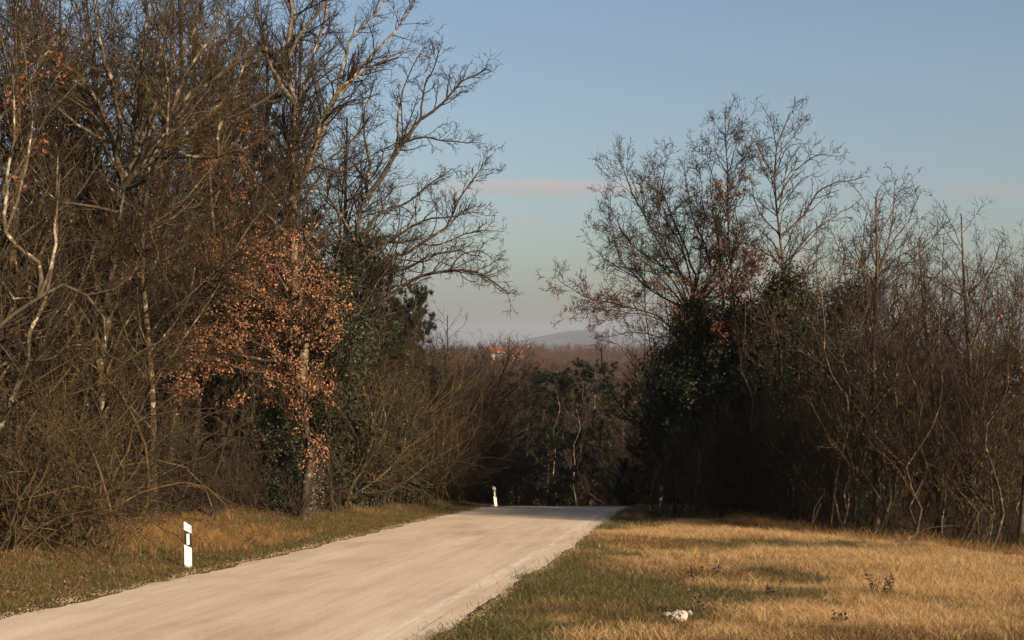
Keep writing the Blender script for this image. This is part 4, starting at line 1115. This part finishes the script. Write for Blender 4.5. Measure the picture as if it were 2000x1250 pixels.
# undergrowth at the foot of the woods
def joined(parts, name):
    return [p[1] for p in parts]
X, Y = field(5200, -26, 28, 24, 95)
kl = (X < edge_left(Y) - 0.2 + 0.9*gn1(X, Y)) & (X > edge_left(Y) - 9)
kr = (X > edge_right(Y) + 0.3 + 0.7*gn1(X, Y)) & (X < edge_right(Y) + 9)
def flat_shrub(seed, H, n, mat):
    r_ = np.random.default_rng(seed); mb = MB()
    st = np.concatenate([r_.normal(size=(n,2))*0.3, np.full((n,1), -0.05)], 1)
    dd = np.concatenate([r_.normal(size=(n,2))*0.45, np.ones((n,1))], 1)
    ln = H*r_.uniform(0.4, 1.1, n)
    p = run(st, dd, ln, 5, 0.18, 0.0, r_, 0.15)
    q, r2 = sprout(p, (0.007*np.ones((n,5))*np.linspace(1,0.3,5)), 5.0, 0.15, 1, (25,70), 0.35, 0.7, 3, 0.2, 0.02, r_, lmin=0.12, rmin=0.0035)
    tubes(mb, p, 0.007*np.ones((n,1))*np.linspace(1, 0.3, 5)[None], 3); tubes(mb, q, r2, 3)
    q, r2 = sprout(q, r2, 7.0, 0.15, 1, (25,70), 0.5, 0.7, 3, 0.2, 0.02, r_, lmin=0.08, rmin=0.003); tubes(mb, q, r2, 3)
    return mb.mesh('undergrowth', mat, True)
UG = [flat_shrub(451, 1.4, 10, M['twig_shade']), flat_shrub(452, 1.1, 10, M['twig_gold']), flat_shrub(453, 1.9, 8, M['twig_grey']), flat_shrub(454, 0.9, 12, M['twig_shade'])]
for kk, nm, lab in ((kl, 'left_undergrowth', 'brown twiggy undergrowth below the trees of the left wood'), (kr, 'right_undergrowth', 'brown twiggy undergrowth among the thin stems behind the right meadow')):
    o = scatter('undergrowth', UG, np.stack([X, Y, ground_z(X, Y)], -1)[kk], rg.uniform(0.6, 1.3, kk.sum()), lab, 'undergrowth', 6)
# hollow undergrowth
Xh = rg.uniform(-8, 26, 1500); Yh = rg.uniform(72, 150, 1500)
kh = np.abs(Xh - road_c(np.clip(Yh, 0, 140))) > HW + 0.8
scatter('undergrowth', UG, np.stack([Xh, Yh, ground_z(Xh, Yh)], -1)[kh], rg.uniform(0.9, 2.2, kh.sum()), 'brown brush covering the floor of the hollow beyond the crest', 'undergrowth', 7)
print('scatter', time.time() - T0)

# far wood: one mass of bare crowns up to the skyline
def far_tree(seed):
    r_ = np.random.default_rng(seed)
    tp = spline([np.zeros(3), np.array([0.2, 0, 4.5]), np.array([r_.normal()*0.5, 0, 9.0])], 6); tr = 0.11*np.linspace(1, 0.2, 6)
    lv = grow(tp[None], tr[None], [dict(dens=3.4, t0=0.2, t1=1, ang=(25,60), ratio=0.42, rr=0.6, K=5, wander=0.12, up=0.08, rmin=0.02),
                                   dict(dens=3.0, t0=0.2, t1=1, ang=(25,60), ratio=0.42, rr=0.7, K=3, wander=0.15, up=0.06, rmin=0.02),
                                   dict(dens=3.6, t0=0.2, t1=1, ang=(25,60), ratio=0.5, rr=0.8, K=2, wander=0.15, up=0.06, lmin=0.3, rmin=0.018)], r_)
    mb = MB(); tubes(mb, tp[None], tr[None], 4)
    for p, r in lv[1:]: tubes(mb, p, r, 3)
    return mb.mesh('far_tree', M['far_twig'], True)
FT = [far_tree(461 + k) for k in range(4)]
n = 9000
Yf = 150 + 640*rg.random(n)**0.75; Xf = (rg.random(n)*1.0 - 0.35)*0.75*Yf
kf = ~((np.abs(Xf + 3) < 11) & (np.abs(Yf - 425) < 16))
Xf, Yf = Xf[kf], Yf[kf]
Ym = 84 + 70*rg.random(2600); Xm = np.where(rg.random(2600) < 0.55, -9 - 45*rg.random(2600), 14 + 48*rg.random(2600))
Xf, Yf = np.concatenate([Xf, Xm]), np.concatenate([Yf, Ym])
tops = np.interp(Yf, [150, 220, 420, 640, 800], [0.95, 1.1, 0.9, 0.85, 0.85])
infront = (np.abs(Xf/Yf*FPX + 8) < 46) & (Yf > 240) & (Yf < 428)
tops = np.where(Yf < 154, np.where(Xf < 0, 1.15, 0.85), tops)
tops = np.where(infront, (-(691 - 680)/FPX*Yf - ground_z(Xf, Yf))/9.0/1.2, tops)
scatter('far_forest', FT, np.stack([Xf, Yf, ground_z(Xf, Yf)], -1), tops*rg.uniform(0.75, 1.2, len(Xf)), 'reddish-brown bare forest stretching to the skyline beyond the hollow', 'forest', 8, 0.05)

# ------------------------------------------------------------------ far house and pole
hs = empty('far_house', (0, 430, 0)); hz = -9.5
px = 430/FPX
def hx(u): return (u - 1000)*px
def hzv(v): return -(v - 680)*px
def gable(parent, name, u0, u1, v_ridge, v_eave, depth, y0):
    x0, x1 = hx(u0), hx(u1); zr_, ze = hzv(v_ridge), hzv(v_eave)
    w = MB().box((x0+0.3, y0+0.4, hz), (x1-0.3, y0+depth-0.4, ze))
    wo = obj('wall', w.mesh('wall', M['plaster']), parent)
    g_ = MB()
    for xa, xb in ((x0+0.3, x0+0.55), (x1-0.55, x1-0.3)):
        g_.add([(xa,y0+0.4,ze),(xb,y0+0.4,ze),(xb,y0+depth/2,zr_-0.1),(xa,y0+depth/2,zr_-0.1),(xa,y0+depth-0.4,ze),(xb,y0+depth-0.4,ze)], [(0,1,2,3),(3,2,5,4),(0,3,4,4),(1,5,2,2)])
    obj('gable', g_.mesh('gable', M['plaster']), parent)
    r_ = MB(); th = 0.18
    ym = y0 + depth/2
    for ya in (y0 - 0.35, y0 + depth + 0.35):
        zc = ze - 0.2
        V = [(x0,ya,zc),(x1,ya,zc),(x1,ym,zr_),(x0,ym,zr_),(x0,ya,zc+th),(x1,ya,zc+th),(x1,ym,zr_+th),(x0,ym,zr_+th)]
        r_.add(V, [(0,3,2,1),(4,5,6,7),(0,1,5,4),(1,2,6,5),(2,3,7,6),(3,0,4,7)])
    ro = obj('roof', r_.mesh('roof', M['roof_tile']), parent)
    rc = MB().box((x0, ym-0.15, zr_+th-0.05), (x1, ym+0.15, zr_+th+0.08)); obj('ridge_cap', rc.mesh('ridge_cap', M['roof_tile']), ro)
    return wo, ro
_, ro = gable(hs, 'wing', 998, 1026, 682.5, 690.5, 7.0, -4)
obj('chimney', MB().box((hx(997), -1.0, hzv(690)), (hx(1000), -0.2, hzv(679))).mesh('chimney', M['plaster']), ro)
_, ro2 = gable(hs, 'wing', 958, 990, 679, 687.5, 8.0, 1.0)
obj('eave_board', MB().box((hx(972), 0.35, hzv(688.6)), (hx(986), 0.60, hzv(687.0))).mesh('eave_board', M['white_post']), ro2)
for (u0, u1, v0, v1, y) in [(1004,1007,692,697,-3.62), (1014,1017,692,697,-3.62), (966,969,690,695,1.38), (978,981,690,695,1.38)]:
    w = obj('window', MB().box((hx(u0), y, hzv(v1)), (hx(u1), y+0.06, hzv(v0))).mesh('window', M['white_post']), hs)
    obj('pane', MB().box((hx(u0)+0.07, y-0.02, hzv(v1)+0.07), (hx(u1)-0.07, y+0.03, hzv(v0)-0.07)).mesh('pane', M['glass']), w)
tag(hs, 'distant white house with two orange tiled roofs above the woods', 'house')
up_ = MB(); pp = np.array([[hx(998)*0.9, 388, ground_at(hx(998), 388)], [hx(998)*0.9, 388, -0.9]]); tubes(up_, spline(pp, 4)[None], np.full((1,4), 0.11), 6)
ub = obj('utility_pole', up_.mesh('utility_pole', M['wood_pole'], True)); tag(ub, 'thin wooden utility pole before the distant house', 'pole')

# ------------------------------------------------------------------ hills on the horizon
m = bpy.data.materials.new('far_hill'); 
M['hill'] = plain_mat('hill_wood', (0.035,0.034,0.030), 0.95, 0.05, 0.6, 0.006)
def ridge(name, Yc, prof, depth, seed):
    us, vsx = zip(*prof)
    f = hermite(us, vsx)
    uu = np.linspace(us[0], us[-1], 240); ts = np.linspace(-1, 1, 26)
    nzr = value_noise(seed, 160); nzs = value_noise(seed+1, 45)
    Xc = (uu - 1000)/FPX*Yc; H = -(f(uu) - 680)/FPX*Yc
    XX = np.repeat(Xc[None], len(ts), 0); YY = Yc + ts[:,None]*depth + 0*XX
    base = -62
    ZZ = base + (H[None] - base)*np.cos(ts[:,None]*PI/2)**1.3 + 9*nzr(XX, YY)*np.sin(np.pi*(ts[:,None]+1)/2)*(np.abs(ts[:,None]) > 0.06) + 2*nzs(XX, YY)*(np.abs(ts[:,None]) > 0.06)
    id_ = np.arange(XX.size).reshape(XX.shape)
    Qd = np.stack([id_[:-1,:-1], id_[:-1,1:], id_[1:,1:], id_[1:,:-1]], -1).reshape(-1,4)
    o = obj(name, mesh(name, np.stack([XX, YY, ZZ], -1).reshape(-1,3), Qd, M['hill'], smooth=True))
    tag(o, kind='structure')
ridge('hill', 5600, [(300,690),(700,686),(900,682),(960,677),(1000,668),(1050,658),(1090,650),(1130,645),(1160,646),(1190,653),(1230,660),(1300,664),(1420,658),(1600,652),(1800,648),(2000,650),(2400,668)], 900, 51)

# ------------------------------------------------------------------ delineator posts
def post(name, base, H, W, yaw, tilt, slope, label, reflect=True):
    o = empty(name, tuple(base)); o.rotation_euler = (0, tilt, yaw); tag(o, label, 'post', 'delineator posts beside the road')
    D_ = 0.045
    s = slope*W*0.55
    def slab(zl0, zr0, zl1, zr1, w, d0, d1):
        x = w/2
        V = [(-x,d0,zl0),(x,d0,zr0),(x*0.72,d1,zr0),(-x*0.72,d1,zl0),(-x,d0,zl1),(x,d0,zr1),(x*0.72,d1,zr1),(-x*0.72,d1,zl1)]
        return MB().add(V, [(0,3,2,1),(4,5,6,7),(0,1,5,4),(1,2,6,5),(2,3,7,6),(3,0,4,7)])
    b0, b1 = H*0.50, H*0.83
    body = slab(-0.1, -0.1, H + s/2, H - s/2, W, -D_/2, D_/2)
    bo = obj('body', body.mesh('body', M['white_post']), o)
    bd = slab(b0 + s/2, b0 - s/2, b1 + s/2, b1 - s/2, W*1.02, -D_/2 - 0.003, D_/2 + 0.003)
    bm_ = obj('band', bd.mesh('band', M['black_band']), o)
    if reflect:
        rf = MB().box((-W*0.18 + 0.004, -D_/2 - 0.009, b0 + H*0.035), (W*0.2 + 0.004, -D_/2 - 0.002, b1 - H*0.05))
        obj('reflector', rf.mesh('reflector', M['reflector']), bm_)
    return o
q = P(368, 1106, 26.75); gz = ground_at(q[0], q[1])
post('delineator_post', (q[0], q[1], gz), q[2] - gz + 86/FPX*26.75 - 0.03, 0.135, R(8), R(-1.0), 1, 'white roadside post with black band beside the left thicket')
q = P(968.5, 985, 60.5); gz = ground_at(q[0], q[1])
post('delineator_post', (q[0], q[1], gz), 0.86, 0.125, R(10), R(-6), 1, 'leaning white roadside post at the crest left of the road')
q = P(1291, 990, 55.6); gz = ground_at(q[0], q[1])
post('delineator_post', (q[0], q[1], gz), 0.84, 0.125, R(-15), R(0.5), -1, 'half-shaded roadside post at the crest right of the road', False)

# ------------------------------------------------------------------ stones, weeds, fallen branches
def rock(seed, size, flat=0.5):
    r_ = np.random.default_rng(seed)
    nu, nv = 14, 8
    th = np.linspace(0, 2*PI, nu, endpoint=False); ph = np.linspace(0.12, PI - 0.12, nv)
    dirs = np.stack([np.sin(ph)[:,None]*np.cos(th)[None], np.sin(ph)[:,None]*np.sin(th)[None], np.cos(ph)[:,None] + 0*th[None]], -1)
    rad = np.ones((nv, nu))
    for _ in range(11):
        nvec = unit(r_.normal(size=3)); dcut = r_.uniform(0.55, 0.9)
        dot = dirs @ nvec
        rad = np.minimum(rad, np.where(dot > 0.05, dcut/np.maximum(dot, 0.05), 9))
    V = dirs*(rad*(1 + 0.05*r_.normal(size=rad.shape)))[...,None]*np.asarray(size)
    id_ = np.arange(nu*nv).reshape(nv, nu)
    Qd = np.stack([id_[:-1], np.roll(id_, -1, 1)[:-1], np.roll(id_, -1, 1)[1:], id_[1:]], -1).reshape(-1,4)
    cap = [[id_[0,0], id_[0,k], id_[0,k+1], id_[0,k+2]] for k in range(1, nu-2, 2)] + [[id_[-1,0], id_[-1,k+2], id_[-1,k+1], id_[-1,k]] for k in range(1, nu-2, 2)]
    return mesh('stone', V.reshape(-1,3), np.concatenate([Qd, cap]), M['stone'])
def on_ground(u, v, lift=0.0):
    Y = 5778/(v - 890)
    for _ in range(12):
        X = (u-1000)/FPX*Y; z = ground_at(X, Y); Y = Y*0.4 + 0.6*(-z*FPX/(v-680))
    X = (u-1000)/FPX*Y
    return (X, Y, ground_at(X, Y) + lift)
for u, v, sz, lab in [(1328,1216,(0.155,0.12,0.12),'largest white limestone lump in the meadow near the road'), (1300,1208,(0.10,0.08,0.07),'small white stone left of the largest limestone lump'),
                      (1345,1205,(0.08,0.07,0.06),'small white stone right of the largest limestone lump'), (1203,1231,(0.035,0.03,0.028),'single pinkish pebble in the green grass by the road')]:
    o = obj('stone', rock(u, sz), None, on_ground(u, v, sz[2]*0.45)); o.rotation_euler = (0.1, -0.15, u); tag(o, lab, 'stone')

def branch_piece(seed, L_, r0):
    r_ = np.random.default_rng(seed)
    p = run(np.zeros((1,3)), np.array([[1.0,0,0.12]]), np.array([L_]), 10, 0.10, 0.0, r_)
    r = r0*np.linspace(1, 0.25, 10)[None]
    lv = grow(p, r, [dict(dens=2.2, t0=0.2, t1=1, ang=(20,50), ratio=0.35, rr=0.6, K=5, wander=0.15, up=0.04), dict(dens=4.0, t0=0.2, t1=1, ang=(20,55), ratio=0.4, rr=0.6, K=3, wander=0.15, up=0.03)], r_)
    mb = MB(); tubes(mb, p, r, 6); tubes(mb, *lv[1], 4); tubes(mb, *lv[2], 3)
    return mb.mesh('fallen_branch', M['bark_brown'], True)
for k, (u, v, L_, rz, ry_, lab) in enumerate([(1750,1063,1.5,-0.15,-0.08,'pale fallen branch lying along the edge of the right thicket'), (1915,1052,1.0,-0.5,-0.25,'short fallen branch near the right edge below the thicket'),
        (1560,915,1.1,0.25,-0.5,'bleached broken branch sticking out under the ivy'), (215,972,0.9,-0.35,0.3,'pale dead stick in the dark gap beside the left thicket'), (330,905,1.8,0.2,-0.35,'long dead branch slanting in the dark gap left of the oak')]):
    if v > 1000: loc = on_ground(u, v, 0.06)
    else: loc = tuple(P(u, v, {1560:43.5, 215:33, 330:37}[u]))
    o = obj('fallen_branch', branch_piece(470+k, L_, 0.022), None, loc); o.rotation_euler = (0, ry_, rz); tag(o, lab, 'branch')

def weed(seed):
    r_ = np.random.default_rng(seed); n = 5
    p = run(np.concatenate([r_.normal(size=(n,2))*0.04, np.zeros((n,1))], 1), np.concatenate([r_.normal(size=(n,2))*0.3, np.ones((n,1))], 1), r_.uniform(0.15, 0.34, n), 5, 0.12, 0.0, r_)
    mb = MB(); tubes(mb, p, 0.004*np.ones((n,5)), 3)
    leaves_on(mb, p, 12, 0.05, r_, 0.025)
    return mb.mesh('weed', M['weed_dark'])
WD = [weed(481), weed(482), weed(483)]
for k, (u, v) in enumerate([(1366,1205),(1290,1203),(1735,1165),(1705,1160),(1505,1166),(1402,1135),(1355,1140),(1640,1225)]):
    loc = on_ground(u, v, -0.01)
    o = obj('dry_weed', WD[k % 3], None, loc); o.rotation_euler = (0, 0, k*1.3); o.scale = (1.1,)*3
    tag(o, 'small dark withered weed standing in the golden meadow grass', 'weed', 'dark weeds in the meadow')

# loose gravel along the road edges
gp = []
for k in range(3):
    r_ = np.random.default_rng(490+k); mb = MB()
    for _ in range(10):
        c = np.array([*(r_.normal(size=2)*0.10), 0.004]); s = r_.uniform(0.003, 0.010, 3)
        mb.box(c - s, c + s*np.array([1,1,0.7]))
    gp.append(mb.mesh('gravel', M['gravel']))
Yg = 12 + 50*rg.random(1500)**1.2; side = rg.random(1500) < 0.5
Xg = road_c(Yg) + np.where(side, HW + 0.12 + 0.10*np.abs(rg.normal(size=1500)), -HW - 0.10 - 0.08*np.abs(rg.normal(size=1500)))
scatter('gravel', gp, np.stack([Xg, Yg, np.maximum(ground_z(Xg, Yg), road_z(Yg) - 0.02) + 0.012], -1), rg.uniform(0.4, 0.9, 1500), 'pale loose gravel along both crumbling edges of the road', 'gravel', 9, 0.3)

# ------------------------------------------------------------------ haze
# @@HAZE
hb = MB().box((-7600, -3400, -90), (7600, 8600, 130))
m, nt, out = new_mat('haze_air')
pv = N(nt, 'ShaderNodeVolumePrincipled'); pv.inputs['Color'].default_value = (0.70, 0.80, 1.0, 1); pv.inputs['Density'].default_value = 1.05e-4; pv.inputs['Anisotropy'].default_value = 0.2
nt.links.new(pv.outputs[0], out.inputs['Volume'])
hz_o = obj('haze', hb.mesh('haze', m)); tag(hz_o, 'thin blue haze veiling the far hill and forest', 'haze', None, 'stuff')

# ------------------------------------------------------------------ thin evening clouds, far outside the haze
def cloud(name, u0, u1, v, thick, Yc, dens, col, label, seed):
    a, b_, c_ = (u1 - u0)/2/FPX*Yc, 500.0, thick/2/FPX*Yc
    nu, nv = 28, 14
    th = np.linspace(0, 2*PI, nu, endpoint=False); ph = np.linspace(0.02, PI - 0.02, nv)
    d_ = np.stack([np.sin(ph)[:,None]*np.cos(th)[None], np.sin(ph)[:,None]*np.sin(th)[None], np.cos(ph)[:,None] + 0*th[None]], -1)
    id_ = np.arange(nu*nv).reshape(nv, nu)
    Qd = np.stack([id_[:-1], id_[1:], np.roll(id_, -1, 1)[1:], np.roll(id_, -1, 1)[:-1]], -1).reshape(-1,4)
    cap = [[id_[0,0], id_[0,k], id_[0,k+1], id_[0,k+2]] for k in range(1, nu-2, 2)] + [[id_[-1,0], id_[-1,k+2], id_[-1,k+1], id_[-1,k]] for k in range(1, nu-2, 2)]
    m, nt, out = new_mat(name + '_vapour'); L = nt.links.new
    tc = N(nt, 'ShaderNodeTexCoord')
    mp = N(nt, 'ShaderNodeMapping'); mp.inputs['Scale'].default_value = (1/a, 1/b_, 1/c_); L(tc.outputs['Object'], mp.inputs['Vector'])
    ln = N(nt, 'ShaderNodeVectorMath', operation='LENGTH'); L(mp.outputs[0], ln.inputs[0])
    fall = N(nt, 'ShaderNodeMapRange'); L(ln.outputs['Value'], fall.inputs['Value'])
    for k_, v_ in (('From Min', 1.0), ('From Max', 0.5), ('To Min', 0.0), ('To Max', 1.0)): fall.inputs[k_].default_value = v_
    mp2 = N(nt, 'ShaderNodeMapping'); mp2.inputs['Scale'].default_value = (0.004, 0.004, 0.02); mp2.inputs['Location'].default_value = (seed, 0, 0); L(tc.outputs['Object'], mp2.inputs['Vector'])
    ns = N(nt, 'ShaderNodeTexNoise', i_Scale=1.0, i_Detail=4.0); L(mp2.outputs[0], ns.inputs['Vector'])
    nr = N(nt, 'ShaderNodeMapRange'); L(ns.outputs['Fac'], nr.inputs['Value'])
    for k_, v_ in (('From Min', 0.32), ('From Max', 0.6), ('To Min', 0.0), ('To Max', dens)): nr.inputs[k_].default_value = v_
    mu = N(nt, 'ShaderNodeMath', operation='MULTIPLY'); L(fall.outputs[0], mu.inputs[0]); L(nr.outputs[0], mu.inputs[1])
    pv = N(nt, 'ShaderNodeVolumePrincipled'); pv.inputs['Color'].default_value = (*col, 1); L(mu.outputs[0], pv.inputs['Density'])
    L(pv.outputs[0], out.inputs['Volume'])
    o = obj(name, mesh(name, (d_*np.array([a, b_, c_])).reshape(-1,3), np.concatenate([Qd, cap]), m, smooth=True), None, tuple(P((u0+u1)/2, v, Yc)))
    tag(o, label, 'cloud', None, 'stuff')
cloud('cloud', 720, 1400, 367, 40, 12500, 1.3e-3, (0.56,0.48,0.51), 'long thin pinkish cloud between the left and right trees', 3)
cloud('cloud', 860, 1150, 442, 20, 13500, 6e-4, (0.5,0.45,0.48), 'faint grey cloud streak below the pinkish cloud', 8)
cloud('cloud', 1800, 2080, 371, 24, 12500, 9e-4, (0.45,0.40,0.45), 'faint grey cloud streak above the trees at the right edge', 5)

tri = sum(len(me_.polygons)*2 for me_ in bpy.data.meshes)
print('triangles', tri, 'objects', len(scene.objects), 'time', time.time() - T0)
